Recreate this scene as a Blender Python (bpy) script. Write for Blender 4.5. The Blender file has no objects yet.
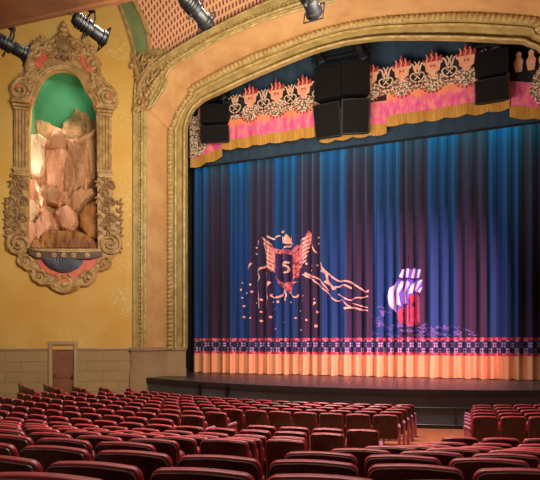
import bpy, bmesh, math, random
from math import sin, cos, pi, radians, sqrt, atan2, floor as fl
from mathutils import Vector, Matrix
from mathutils.geometry import tessellate_polygon
random.seed(7)
col = bpy.context.scene.collection

# ---------------------------------------------------------------- camera
F, YAW, HOR, EYE = 529.0, radians(20.8), 342.0, 2.72
cd = bpy.data.cameras.new('camera'); cam = bpy.data.objects.new('camera', cd); col.objects.link(cam)
cam.location = (0, 0, EYE); cam.rotation_euler = (pi/2, 0, YAW)
cd.sensor_width = 36; cd.lens = F/540*36; cd.shift_y = (HOR-240)/540; cd.clip_start = .05; cd.clip_end = 200
bpy.context.scene.camera = cam

def ray(px, py):
    a = (px-270)/F; b = (HOR-py)/F
    return Vector((a*cos(YAW)-sin(YAW), a*sin(YAW)+cos(YAW), b))
def at_y(px, py, Y):                       # measured point on the frontal plane Y
    r = ray(px, py); t = Y/r.y
    return (r.x*t, EYE+r.z*t)
def proj(p):
    xc = p[0]*cos(YAW)+p[1]*sin(YAW); zc = -p[0]*sin(YAW)+p[1]*cos(YAW)
    return (270+F*xc/zc, HOR-F*(p[2]-EYE)/zc, zc)

# ---------------------------------------------------------------- materials
def srgb(r, g, b):
    f = lambda c: ((c/255+.055)/1.055)**2.4 if c > 10 else c/255/12.92
    return (f(r), f(g), f(b), 1)
def new_mat(name):
    m = bpy.data.materials.new(name); m.use_nodes = True
    return m, m.node_tree, m.node_tree.nodes['Principled BSDF']
def N(nt, t, **kw):
    n = nt.nodes.new(t)
    for k, v in kw.items():
        if k in n.inputs: n.inputs[k].default_value = v
        else: setattr(n, k, v)
    return n
def mat(name, c1, c2=None, scale=3, rough=.6, metal=0, bump=0, bscale=None, stretch=None, spec=.5, detail=5, lo=.35, hi=.65, sheen=0):
    m, nt, bs = new_mat(name); L = nt.links.new
    bs.inputs['Roughness'].default_value = rough; bs.inputs['Metallic'].default_value = metal
    bs.inputs['Specular IOR Level'].default_value = spec
    if sheen:
        bs.inputs['Sheen Weight'].default_value = sheen
        bs.inputs['Sheen Tint'].default_value = c1
    tc = N(nt, 'ShaderNodeTexCoord'); mp = N(nt, 'ShaderNodeMapping')
    L(tc.outputs['Object'], mp.inputs['Vector'])
    if stretch: mp.inputs['Scale'].default_value = stretch
    nz = N(nt, 'ShaderNodeTexNoise', Scale=scale, Detail=detail); L(mp.outputs[0], nz.inputs['Vector'])
    rp = N(nt, 'ShaderNodeValToRGB'); L(nz.outputs['Fac'], rp.inputs[0])
    e = rp.color_ramp.elements; e[0].position = lo; e[1].position = hi; e[0].color = c1
    e[1].color = c2 if c2 else tuple(min(1, x*1.18) for x in c1[:3])+(1,)
    L(rp.outputs[0], bs.inputs['Base Color'])
    if bump:
        n2 = N(nt, 'ShaderNodeTexNoise', Scale=bscale or scale*4, Detail=4); L(mp.outputs[0], n2.inputs['Vector'])
        bp = N(nt, 'ShaderNodeBump', Strength=bump, Distance=.03); L(n2.outputs['Fac'], bp.inputs['Height'])
        L(bp.outputs[0], bs.inputs['Normal'])
    return m
def math_n(nt, op, a, b=None, c=None):
    n = nt.nodes.new('ShaderNodeMath'); n.operation = op
    for i, v in enumerate((a, b, c)):
        if v is None: continue
        if isinstance(v, (int, float)): n.inputs[i].default_value = v
        else: nt.links.new(v, n.inputs[i])
    return n.outputs[0]
def mix_n(nt, fac, a, b):
    n = nt.nodes.new('ShaderNodeMix'); n.data_type = 'RGBA'
    for i, v in ((0, fac), (6, a), (7, b)):
        if isinstance(v, (int, float, tuple)): n.inputs[i].default_value = v
        else: nt.links.new(v, n.inputs[i])
    return n.outputs[2]

M = {}
def wall_mat():
    m, nt, bs = new_mat('gold stucco'); L = nt.links.new
    tc = N(nt, 'ShaderNodeTexCoord')
    n1 = N(nt, 'ShaderNodeTexNoise', Scale=.55, Detail=6); L(tc.outputs['Object'], n1.inputs['Vector'])
    r1 = N(nt, 'ShaderNodeValToRGB'); L(n1.outputs['Fac'], r1.inputs[0])
    r1.color_ramp.elements[0].position = .35; r1.color_ramp.elements[1].position = .68
    r1.color_ramp.elements[0].color = srgb(204, 154, 62); r1.color_ramp.elements[1].color = srgb(210, 172, 94)
    n2 = N(nt, 'ShaderNodeTexNoise', Scale=7, Detail=8, Roughness=.75); L(tc.outputs['Object'], n2.inputs['Vector'])
    n3 = N(nt, 'ShaderNodeTexNoise', Scale=.6, Detail=2); L(tc.outputs['Object'], n3.inputs['Vector'])
    w = math_n(nt, 'MULTIPLY', math_n(nt, 'GREATER_THAN', n2.outputs['Fac'], .56), math_n(nt, 'SMOOTH_MAX', math_n(nt, 'MULTIPLY_ADD', n3.outputs['Fac'], 5, -2.55), 0, .1))
    wc = math_n(nt, 'MINIMUM', w, .5)
    L(mix_n(nt, wc, r1.outputs[0], srgb(222, 204, 158)), bs.inputs['Base Color'])
    bp = N(nt, 'ShaderNodeBump', Strength=.25, Distance=.03); L(n2.outputs['Fac'], bp.inputs['Height']); L(bp.outputs[0], bs.inputs['Normal'])
    bs.inputs['Roughness'].default_value = .65
    return m
M['wall'] = wall_mat()
def brick_mat(name, c1, c2, cm, sx, bw, bh, mortar, swiz=True, rough=.7, uv=False):
    m, nt, bs = new_mat(name); L = nt.links.new
    tc = N(nt, 'ShaderNodeTexCoord')
    br = N(nt, 'ShaderNodeTexBrick')
    br.inputs['Scale'].default_value = sx; br.inputs['Brick Width'].default_value = bw; br.inputs['Row Height'].default_value = bh
    br.inputs['Mortar Size'].default_value = mortar; br.inputs['Color1'].default_value = c1; br.inputs['Color2'].default_value = c2; br.inputs['Mortar'].default_value = cm
    if uv: L(tc.outputs['UV'], br.inputs['Vector'])
    elif swiz:
        sp = N(nt, 'ShaderNodeSeparateXYZ'); L(tc.outputs['Object'], sp.inputs[0])
        cb = N(nt, 'ShaderNodeCombineXYZ'); L(sp.outputs[0], cb.inputs[0]); L(sp.outputs[2], cb.inputs[1]); L(cb.outputs[0], br.inputs['Vector'])
    L(br.outputs['Color'], bs.inputs['Base Color']); bs.inputs['Roughness'].default_value = rough
    bp = N(nt, 'ShaderNodeBump', Strength=.4, Distance=.02, invert=True); L(br.outputs['Fac'], bp.inputs['Height']); L(bp.outputs[0], bs.inputs['Normal'])
    return m
M['stone'] = brick_mat('dado stone blocks', srgb(166, 138, 92), srgb(154, 126, 86), srgb(134, 108, 72), 1, 1.25, .42, .012)
M['lattice'] = brick_mat('pierced lattice', srgb(120, 54, 32), srgb(140, 66, 40), srgb(232, 174, 130), 1, .155, .225, .044, uv=True)  # dark slot colour stands in for shaded holes, nothing is cut through
M['base_stone'] = mat('smooth pedestal stone', srgb(176, 144, 104), srgb(162, 130, 96), .8, .6, bump=.05)
M['mould'] = mat('olive gilt plaster', srgb(186, 160, 100), srgb(156, 130, 76), 2.2, .45, bump=.3, bscale=14)
M['leaf'] = mat('gilt leaf moulding', srgb(206, 178, 116), srgb(166, 136, 80), 5, .42, bump=.4, bscale=30)
M['orn'] = mat('carved tan plaster', srgb(196, 158, 100), srgb(152, 114, 66), 4, .5, bump=.5, bscale=18)
M['orn_dark'] = mat('carved brown plaster', srgb(160, 122, 76), srgb(118, 84, 50), 5, .55, bump=.7, bscale=22)
M['peach'] = mat('peach plaster', srgb(218, 172, 116), srgb(202, 150, 98), 1.3, .55, bump=.08)
M['green_band'] = mat('sage green plaster', srgb(134, 146, 96), srgb(112, 128, 82), .9, .6, bump=.1)
M['coral'] = mat('coral paint', srgb(222, 112, 84), srgb(204, 92, 72), 3, .5)
M['beam'] = mat('brown beam paint', srgb(118, 76, 44), srgb(98, 60, 34), 1.3, .6, bump=.15)
M['blue_bowl'] = mat('slate blue glaze', srgb(108, 120, 136), srgb(86, 98, 118), 4, .4)
M['brown_shelf'] = mat('brown shelf paint', srgb(92, 60, 36), srgb(68, 44, 26), 3, .5)
M['door'] = mat('brown door paint', srgb(138, 88, 62), srgb(122, 74, 52), 2, .45)
M['brass'] = mat('dark bronze', srgb(84, 62, 38), None, 4, .35, .8)
M['sky_green'] = mat('painted green sky', srgb(54, 136, 86), srgb(82, 154, 106), .5, .75, lo=.3, hi=.75)
M['mountain'] = mat('painted mountain', srgb(176, 128, 82), srgb(112, 98, 58), 1.6, .8, bump=.6, bscale=6)
M['cliff_pink'] = mat('painted pink cliff', srgb(230, 166, 132), srgb(200, 146, 108), 1.4, .75, bump=.5, bscale=6, stretch=(1.6, 1.6, .5))
M['cliff_tan'] = mat('painted tan cliff', srgb(192, 142, 100), srgb(158, 110, 74), 1.3, .75, bump=.5, bscale=6, stretch=(1.5, 1.5, .5))
M['cliff_cream'] = mat('painted cream slab', srgb(244, 220, 186), srgb(224, 186, 150), 1.1, .75, bump=.3)
M['boulder'] = mat('painted brown boulder', srgb(180, 122, 66), srgb(128, 80, 42), 1.2, .75, bump=.6, bscale=5)
M['black'] = mat('black metal', srgb(13, 13, 15), srgb(20, 20, 24), 5, .42, 0, spec=.3)
M['speaker'] = mat('black speaker cabinet', srgb(11, 8, 7), srgb(8, 6, 6), 4, .8, spec=.2)
M['grille'] = mat('black speaker grille', srgb(14, 10, 9), srgb(9, 7, 6), 60, .8, spec=.2)
M['lens'] = mat('glass lens', srgb(90, 100, 120), srgb(60, 66, 80), 5, .08, spec=.9)
M['label_white'] = mat('pale reflector metal', srgb(190, 190, 190), None, 5, .3, .6)
M['stage'] = mat('dark stage boards', srgb(66, 50, 54), srgb(54, 42, 46), 1.5, .38, stretch=(.4, 6, 1))
M['stage_face'] = mat('charcoal stage front', srgb(80, 85, 92), srgb(70, 75, 82), 1.2, .5)
M['stage_lip'] = mat('black stage edge', srgb(32, 31, 33), None, 2, .45)
M['void'] = mat('black stage masking cloth', srgb(12, 12, 16), None, 2, .9)
M['carpet'] = mat('orange red carpet', srgb(150, 78, 40), srgb(122, 54, 30), 9, .95, bump=.3)
M['border'] = mat('slate blue velour', srgb(44, 66, 84), srgb(36, 54, 72), 1.1, .85, stretch=(3, 3, .4), sheen=.2)
M['velvet'] = mat('crimson velvet', srgb(166, 32, 44), srgb(132, 22, 34), 14, .45, spec=.5)
M['back'] = mat('dark walnut seat back', srgb(60, 24, 14), srgb(28, 11, 8), 3.5, .32, stretch=(7, 7, .8), spec=.5)
M['rim'] = mat('worn steel edging', srgb(150, 120, 118), srgb(100, 78, 76), 8, .3, .5)
M['iron'] = mat('maroon cast iron', srgb(110, 36, 40), srgb(84, 24, 30), 6, .45, .1)
M['pan'] = mat('crimson seat velvet', srgb(140, 26, 34), srgb(108, 18, 28), 14, .55, sheen=.3)
M['arm'] = mat('varnished armrest wood', srgb(96, 42, 26), srgb(70, 28, 18), 6, .25)
M['endpanel'] = mat('rose painted end panel', srgb(176, 84, 92), srgb(150, 64, 76), 6, .4)
M['purple_arm'] = mat('mauve end armrest', srgb(160, 96, 120), srgb(140, 80, 104), 6, .35)

# ---------------------------------------------------------------- mesh builder
WM = {}
class MB:
    def __init__(s, T=None): s.v = []; s.f = []; s.T = T or Matrix.Identity(4); s.uv = None
    def add(s, vs, fs):
        n = len(s.v); s.v += [s.T @ Vector(p) for p in vs]; s.f += [tuple(i+n for i in f) for f in fs]
    def box(s, c, d, R=None, taper=1.0):
        x, y, z = d[0]/2, d[1]/2, d[2]/2
        vs = []
        for sz in (-1, 1):
            k = taper if sz > 0 else 1
            for sx, sy in ((-1, -1), (1, -1), (1, 1), (-1, 1)): vs.append(Vector((sx*x*k, sy*y*k, sz*z)))
        if R: vs = [R @ p for p in vs]
        c = Vector(c)
        s.add([c+p for p in vs], [(3, 2, 1, 0), (4, 5, 6, 7), (0, 1, 5, 4), (1, 2, 6, 5), (2, 3, 7, 6), (3, 0, 4, 7)])
    def tube(s, pts, r, n=8, caps=True):
        pts = [Vector(p) for p in pts]
        if not isinstance(r, (list, tuple)): r = [r]*len(pts)
        up = Vector((.13, .21, 1)).normalized(); rings = []; prev = None
        for i, p in enumerate(pts):
            t = (pts[min(i+1, len(pts)-1)]-pts[max(i-1, 0)])
            t = t.normalized() if t.length > 1e-9 else Vector((0, 0, 1))
            a = prev - t*prev.dot(t) if prev else t.cross(up)
            if a.length < 1e-6: a = t.cross(Vector((1, 0, 0)))
            a.normalize(); prev = a; b = t.cross(a)
            rings.append([p+(a*cos(2*pi*k/n)+b*sin(2*pi*k/n))*r[i] for k in range(n)])
        vs = [q for g in rings for q in g]; fs = []
        for i in range(len(pts)-1):
            for k in range(n): fs.append((i*n+k, i*n+(k+1) % n, (i+1)*n+(k+1) % n, (i+1)*n+k))
        if caps: fs.append(tuple(range(n-1, -1, -1))); fs.append(tuple((len(pts)-1)*n+k for k in range(n)))
        s.add(vs, fs)
    def ell(s, c, r, nu=10, nv=6, R=None):
        c = Vector(c); r = r if isinstance(r, (tuple, list)) else (r, r, r)
        vs = [Vector((0, 0, -r[2]))]
        for j in range(1, nv):
            a = -pi/2+pi*j/nv
            for i in range(nu):
                b = 2*pi*i/nu; vs.append(Vector((r[0]*cos(a)*cos(b), r[1]*cos(a)*sin(b), r[2]*sin(a))))
        vs.append(Vector((0, 0, r[2])))
        if R: vs = [R @ p for p in vs]
        fs = [(0, 1+(i+1) % nu, 1+i) for i in range(nu)]
        for j in range(nv-2):
            for i in range(nu): fs.append((1+j*nu+i, 1+j*nu+(i+1) % nu, 1+(j+1)*nu+(i+1) % nu, 1+(j+1)*nu+i))
        t = len(vs)-1; b0 = 1+(nv-2)*nu
        fs += [(b0+i, b0+(i+1) % nu, t) for i in range(nu)]
        s.add([c+p for p in vs], fs)
    def lathe(s, o, axis, prof, n=16, a0=0, a1=2*pi, ref=None, flute=0, fn=0):
        o = Vector(o); ax = Vector(axis).normalized()
        a = (Vector(ref) if ref else (ax.cross(Vector((.3, .2, 1))) if abs(ax.z) < .95 else ax.cross(Vector((1, 0, 0))))); a = (a-ax*a.dot(ax)).normalized(); b = ax.cross(a)
        full = abs(a1-a0-2*pi) < 1e-6; m = n if full else n+1; vs = []
        for (r, h) in prof:
            for k in range(m):
                t = a0+(a1-a0)*k/n; rr = r*(1+flute*(1 if (k % 2) else -1)) if flute else r
                vs.append(o+ax*h+(a*cos(t)+b*sin(t))*rr)
        fs = []
        for i in range(len(prof)-1):
            for k in range(n):
                k2 = (k+1) % m; fs.append((i*m+k, i*m+k2, (i+1)*m+k2, (i+1)*m+k))
        if full:
            fs.append(tuple(range(m-1, -1, -1))); fs.append(tuple((len(prof)-1)*m+k for k in range(m)))
        s.add(vs, fs)
    def prism(s, poly, h0, h1, holes=()):        # poly in local xy, extruded along local z
        loops = [list(poly)]+[list(h) for h in holes]
        tri = tessellate_polygon([[Vector((p[0], p[1], 0)) for p in l] for l in loops])
        flat = [p for l in loops for p in l]; n = len(flat)
        vs = [(p[0], p[1], h0) for p in flat]+[(p[0], p[1], h1) for p in flat]
        fs = []
        for t in tri: fs.append(tuple(t)); fs.append(tuple(i+n for i in reversed(t)))
        o = 0
        for l in loops:
            k = len(l)
            for i in range(k): fs.append((o+i, o+(i+1) % k, n+o+(i+1) % k, n+o+i))
            o += k
        s.add(vs, fs)
    def strip(s, rows, closed=False):            # grid of points
        n = len(rows[0]); vs = [p for r in rows for p in r]; fs = []
        for i in range(len(rows)-1):
            for k in range(n-1): fs.append((i*n+k, i*n+k+1, (i+1)*n+k+1, (i+1)*n+k))
        s.add(vs, fs)
    def build(s, name, m, parent=None, kind=None, smooth=40, loc=None, uv=None, fix=True):
        me = bpy.data.meshes.new(name)
        if parent is not None: W = WM[parent.name]
        else:
            if loc is None:
                xs = [p.x for p in s.v]; ys = [p.y for p in s.v]; zs = [p.z for p in s.v]
                loc = ((min(xs)+max(xs))/2, (min(ys)+max(ys))/2, min(zs))
            W = Matrix.Translation(loc)
        Wi = W.inverted()
        me.from_pydata([Wi @ p for p in s.v], [], s.f)
        if fix:
            bm = bmesh.new(); bm.from_mesh(me); bmesh.ops.recalc_face_normals(bm, faces=bm.faces); bm.to_mesh(me); bm.free()
        if uv:
            ul = me.uv_layers.new(name='UVMap')
            for l in me.loops: ul.data[l.index].uv = uv[l.vertex_index]
        me.materials.append(m)
        if smooth:
            me.polygons.foreach_set('use_smooth', [True]*len(me.polygons)); me.set_sharp_from_angle(angle=radians(smooth))
        me.update()
        o = bpy.data.objects.new(name, me); col.objects.link(o)
        if parent is not None: o.parent = parent; WM[o.name] = WM[parent.name]
        else: o.location = loc; WM[o.name] = W
        if kind: o['kind'] = kind
        return o
def tag(o, label, cat=None, group=None):
    o['label'] = label
    if cat: o['category'] = cat
    if group: o['group'] = group
    return o
def thing(name, label, cat, loc, rz=0, group=None, T=None):
    o = bpy.data.objects.new(name, None); col.objects.link(o); o.empty_display_size = .2
    if T is not None: o.matrix_world = T; WM[o.name] = T.copy()
    else:
        o.location = loc; o.rotation_euler = (0, 0, rz); WM[o.name] = Matrix.Translation(loc) @ Matrix.Rotation(rz, 4, 'Z')
    return tag(o, label, cat, group)
def group_root(name, loc):                       # a setting element that has parts
    o = bpy.data.objects.new(name, None); col.objects.link(o); o.location = loc; WM[o.name] = Matrix.Translation(loc); o['kind'] = 'structure'
    return o
def volute(mb, cx, cy, r, a0, turns, sgn, tr, z=0.0, n=26, rise=.6):
    pts, rs = [], []
    for i in range(n+1):
        t = i/n; a = a0+sgn*turns*2*pi*t; rr = r*(1-t)**.85+tr*.4
        pts.append((cx+rr*cos(a), cy+rr*sin(a), z+tr*rise*t)); rs.append(tr*(1-.45*t))
    mb.tube(pts, rs, 7)
    mb.ell((cx, cy, z+tr*.5), tr*1.3, 8, 5)
def leafspray(mb, x, y, ang, ln, n, tr, z=0.0, fan=.9):
    for i in range(n):
        a = ang+fan*(i/(max(1, n-1))-.5)*2 if n > 1 else ang
        l = ln*(1-.35*abs(i/(max(1, n-1))-.5)*2)
        R = Matrix.Rotation(a, 3, 'Z')
        mb.ell((x+cos(a)*l*.5, y+sin(a)*l*.5, z), (l*.5, tr, tr*.8), 8, 5, R)
def curl(mb, pts, r0, r1, z=0.0):
    P = []; n = len(pts)                          # Catmull-Rom through points
    for i in range(n-1):
        p0, p1, p2, p3 = pts[max(i-1, 0)], pts[i], pts[i+1], pts[min(i+2, n-1)]
        for k in range(6):
            t = k/6
            P.append(tuple(.5*((2*p1[j])+(-p0[j]+p2[j])*t+(2*p0[j]-5*p1[j]+4*p2[j]-p3[j])*t*t+(-p0[j]+3*p1[j]-3*p2[j]+p3[j])*t**3) for j in (0, 1)))
    P.append(pts[-1]); m = len(P)
    mb.tube([(p[0], p[1], z) for p in P], [r0+(r1-r0)*i/(m-1) for i in range(m)], 7)

# ---------------------------------------------------------------- house dimensions
XC = -4.6                                         # theatre axis
FC = Vector((-4.7, 27.3))                         # centre of the seat arcs
PROF = [(-6, 2.3), (0, 1.52), (1.35, 1.37), (2, 1.257), (3, 1.13), (4, .98), (5, .83), (6, .65), (7, .52), (8.5, .43), (10.9, .34), (14.2, .18), (16.2, .02), (18, 0), (40, 0)]
def floor_z(s):
    for (a, za), (b, zb) in zip(PROF, PROF[1:]):
        if s <= b: return za+(zb-za)*(s-a)/(b-a)
    return 0
def floor_at(x, y): return floor_z(FC.y-(Vector((x, y))-FC).length)

# floor, raked in arcs
mb = MB(); rows = []
ss = [-6+.5*i for i in range(0, 60)]
for s in ss:
    r = FC.y-s
    if r < .5: break
    rows.append([(FC.x+r*sin(a), FC.y-r*cos(a), floor_z(s)) for a in [radians(-72+144*i/60) for i in range(61)]])
mb.strip(rows); mb.build('floor', M['carpet'], kind='structure', loc=(0, 0, 0), fix=False)

# splayed left wall frame: local x to the right, y up, z out into the house
OW = Vector((-13.29, 19.0, 0)); DR = Vector((.813, .582, 0)).normalized(); NW = Vector((DR.y, -DR.x, 0))
TW = Matrix(((DR.x, 0, NW.x, OW.x), (DR.y, 0, NW.y, OW.y), (0, 1, 0, 0), (0, 0, 0, 1)))
def W(px, py, off=0.0):                           # measured point on the wall plane (local x, height)
    r = ray(px, py); o = Vector((0, 0, EYE)); P = OW+NW*off
    t = (P-o).dot(NW)/r.dot(NW); h = o+r*t
    return ((h-OW).dot(DR), h.z)
def WP(px, py, off=0.0):
    a = W(px, py, off); return OW+DR*a[0]+NW*off+Vector((0, 0, a[1]))
opening_px = [(28.5, 249), (29.5, 130), (31, 106), (34, 98), (37, 90), (41, 81), (47, 74), (54, 70.3), (62, 69), (71, 70.6), (79, 76), (84, 85), (88, 93), (93, 100), (95.5, 108), (97, 126), (98, 249)]
opening = [W(*p) for p in opening_px]
cx = sum(p[0] for p in opening)/len(opening)
DADO = 2.42
door_l, door_r = W(52.3, 360)[0], W(74.3, 360)[0]; door_top = W(63, 344.4)[1]
mb = MB(TW)
mb.prism([(-14, DADO), (0.02, DADO), (0.02, 20), (-14, 20)], -.3, 0, [opening])
mb.build('wall_left', M['wall'], kind='structure')
mb = MB(TW)
mb.prism([(-14, -.6), (door_l, -.6), (door_l, door_top), (door_r, door_top), (door_r, -.6), (.02, -.6), (.02, DADO), (-14, DADO)] if door_top < DADO else
         [(-14, -.6), (door_l, -.6), (door_l, DADO-.02), (door_r, DADO-.02), (door_r, -.6), (.02, -.6), (.02, DADO), (-14, DADO)], -.3, 0)
dd = mb.build('wall_left_dado', M['stone'], kind='structure'); 
# door: swap object axes so the blocks course along the wall
def realign(o):
    R = Matrix(((DR.x, -NW.x, 0, 0), (DR.y, -NW.y, 0, 0), (0, 0, 1, 0), (0, 0, 0, 1)))
    o.data.transform(R.inverted()); o.matrix_world = Matrix.Translation(o.location) @ R
realign(dd)
mb = MB(TW); mb.tube([(-14, DADO+.01, .0), (door_l-.15, DADO+.01, .0)], .045, 6); mb.tube([(door_r+.15, DADO+.01, 0), (.0, DADO+.01, 0)], .045, 6)
mb.build('trim_1', M['base_stone'], kind='structure')
dm = (door_l+door_r)/2; dz = floor_at(*(OW+DR*dm).xy)
dr = group_root('door_1', OW+DR*dm+Vector((0, 0, dz)))
mb = MB(TW); w = door_r-door_l
for x in (door_l-.06, door_r+.06): mb.box((x, (dz-.1+door_top+.12)/2, .02), (.14, door_top+.22-dz, .14))
mb.box((dm, door_top+.06, .02), (w+.26, .14, .15)); mb.build('door_frame', M['base_stone'], dr)
mb = MB(TW); mb.box((dm, (dz+door_top)/2, -.1), (w, door_top-dz, .06))
h = door_top-dz
for x in (door_l+.07, door_r-.07): mb.box((x, dz+h/2, -.06), (.12, h-.02, .04))
for z in (dz+.12, dz+h*.45, door_top-.08): mb.box((dm, z, -.06), (w-.02, .14, .04))
dp = mb.build('door_leaf', M['door'], dr)
mb = MB(TW); hx, hz = W(70, 378); mb.ell((door_r-.09, hz, .01), .04); mb.tube([(door_r-.09, hz, -.05), (door_r-.09, hz, .0)], .02); mb.build('door_knob', M['brass'], dp)

# ---------------------------------------------------------------- proscenium
OUT_IN = [(8.19, 2.45), (8.19, 12.48), (8.01, 12.5), (7.77, 12.69), (7.4, 13.13), (7.18, 13.47), (7.18, 13.76), (7.0, 14.0), (6.15, 14.32), (4.7, 14.76), (2.9, 15.08), (1.4, 15.2), (0, 15.24)]
OUT_OUT = [(8.69, 2.45), (8.69, 12.5), (8.69, 12.8), (8.68, 13.1), (8.66, 13.4), (8.62, 13.65), (8.5, 13.9), (8.0, 14.13), (6.86, 14.63), (5.2, 15.13), (3.2, 15.6), (1.5, 15.85), (0, 15.92)]
INN_OUT = [(7.99, 2.45), (7.99, 12.15), (7.85, 12.15), (7.54, 12.79), (7.14, 13.26), (6.89, 13.48), (6.89, 13.79), (6.72, 13.92), (5.82, 14.21), (4.32, 14.62), (2.49, 14.93), (1.2, 15.09), (0, 15.15)]
INN_IN = [(7.12, 2.45), (7.12, 12.0), (7.1, 12.2), (6.98, 12.6), (6.72, 12.95), (6.45, 13.1), (6.3, 13.2), (6.15, 13.25), (5.6, 13.38), (4.2, 13.74), (2.45, 14.12), (1.2, 14.34), (0, 14.42)]
Y_OUT, Y_INN = 19.0, 20.4
def refine(p, n=6, start=7):                     # subdivide the long crown smoothly
    o = []
    for i in range(len(p)-1):
        k = n if i >= start else (24 if i == 0 else 2)
        p0, p1, p2, p3 = p[max(i-1, start) if i >= start else i], p[i], p[i+1], p[min(i+2, len(p)-1)]
        for j in range(k):
            t = j/k
            if i >= start:
                a = tuple(.5*((2*p1[q])+(-p0[q]+p2[q])*t+(2*p0[q]-5*p1[q]+4*p2[q]-p3[q])*t*t+(-p0[q]+3*p1[q]-3*p2[q]+p3[q])*t**3) for q in (0, 1))
            else: a = (p1[0]+(p2[0]-p1[0])*t, p1[1]+(p2[1]-p1[1])*t)
            o.append(a)
    o.append(p[-1]); return o
def full(p):
    r = refine(p)
    return [(XC-q, z) for q, z in r]+[(XC+q, z) for q, z in reversed(r[:-1])]
oi, oo, io, ii = full(OUT_IN), full(OUT_OUT), full(INN_OUT), full(INN_IN)
def loft(A, B, prof):
    rows = []
    for (f, y) in prof: rows.append([(a[0]+(b[0]-a[0])*f, y, a[1]+(b[1]-a[1])*f) for a, b in zip(A, B)])
    mb = MB(); mb.strip(rows); return mb
def roll(mb, A, B, f, y, r, step, sq=(1, .8, .7)):   # row of leaves along a moulding
    P = [Vector((a[0]+(b[0]-a[0])*f, y, a[1]+(b[1]-a[1])*f)) for a, b in zip(A, B)]
    acc = 0
    for p, q in zip(P, P[1:]):
        L = (q-p).length; d = (q-p)/max(L, 1e-6)
        while acc < L:
            ang = atan2(d.z, d.x); R = Matrix.Rotation(-ang, 3, 'Y')
            mb.ell(p+d*acc, (r*sq[0], r*sq[1], r*sq[2]), 7, 4, R); acc += step
        acc -= L
# outer moulding: stepped fillets inside, broad carved band outside
mb = loft(oi, oo, [(0, Y_OUT+.12), (0, Y_OUT-.02), (.1, Y_OUT-.05), (.13, Y_OUT-.01), (.22, Y_OUT-.03), (.25, Y_OUT-.12), (.33, Y_OUT-.14), (.38, Y_OUT-.06), (.68, Y_OUT-.08), (.72, Y_OUT-.17), (.88, Y_OUT-.2), (1, Y_OUT-.16), (1, Y_OUT+.15)])
mo = mb.build('trim_2', M['mould'], kind='structure')
mb = MB(); roll(mb, oi, oo, .54, Y_OUT-.07, .1, .18, (.7, .55, 1.15)); mb.build('leaf_carving', M['leaf'], mo)
def fillet(par, A, B, f, y, r):
    mb = MB(); mb.tube([(a[0]+(b[0]-a[0])*f, y, a[1]+(b[1]-a[1])*f) for a, b in zip(A, B)], r, 6); mb.build('fillet', M['leaf'], par)
for f_, y_, r_ in ((.02, Y_OUT-.04, .045), (.15, Y_OUT-.06, .035), (.28, Y_OUT-.13, .045), (.98, Y_OUT-.17, .05)): fillet(mo, oi, oo, f_, y_, r_)
# peach splay between the two mouldings
mb = loft(oi, io, [(0, Y_OUT+.05), (.5, (Y_OUT+Y_INN)/2), (1, Y_INN)]); mb.build('wall_proscenium', M['peach'], kind='structure')
# inner moulding
mb = loft(io, ii, [(0, Y_INN+.1), (0, Y_INN-.06), (.05, Y_INN-.14), (.14, Y_INN-.2), (.25, Y_INN-.22), (.36, Y_INN-.17), (.40, Y_INN-.04), (.44, Y_INN-.02), (.47, Y_INN-.1), (.55, Y_INN-.12), (.58, Y_INN-.02), (.62, Y_INN+.14), (.76, Y_INN+.24), (.87, Y_INN+.16), (.9, Y_INN+.0), (1, Y_INN-.02), (1.0, Y_INN+.2)])
mi = mb.build('trim_3', M['mould'], kind='structure')
mb = MB(); roll(mb, io, ii, .23, Y_INN-.2, .13, .19, (.6, .5, 1.15)); mb.build('leaf_carving', M['leaf'], mi)
for f_, y_, r_ in ((.02, Y_INN-.06, .04), (.51, Y_INN-.12, .05), (.95, Y_INN-.03, .05)): fillet(mi, io, ii, f_, y_, r_)
mb = loft(ii, [(XC+(x-XC)*1.2, z*1.0+(1.5 if z > 3 else 0)) for x, z in ii], [(0, Y_INN+.18), (1, 22.8)]); mb.build('trim_4', M['void'], kind='structure')
# pedestals under the jambs
for sgn, nm in ((-1, 'trim_5'), (1, 'trim_6')):
    mb = MB()
    def P(q, y, z): return (XC+sgn*q, y, z)
    ring = [(8.78, Y_OUT-.24), (8.15, Y_OUT-.2), (7.95, Y_INN-.15), (7.14, Y_INN+.05), (7.6, Y_INN+.9), (8.78, Y_INN+.9)]
    for z0, z1, g in ((-.2, 1.5, .04), (1.5, 2.36, 0), (2.36, 2.5, .05)):
        vs = []
        for z in (z0, z1):
            for i, (q, y) in enumerate(ring): vs.append(P(q+(g if i in (0, 5) else -g), y-(g if i < 3 else (g if i == 3 else 0)), z))
        n = len(ring)
        mb.add(vs, [tuple(range(n)), tuple(range(n, 2*n))]+[(i, (i+1) % n, n+(i+1) % n, n+i) for i in range(n)])
    mb.build(nm, M['base_stone'], kind='structure')

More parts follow.
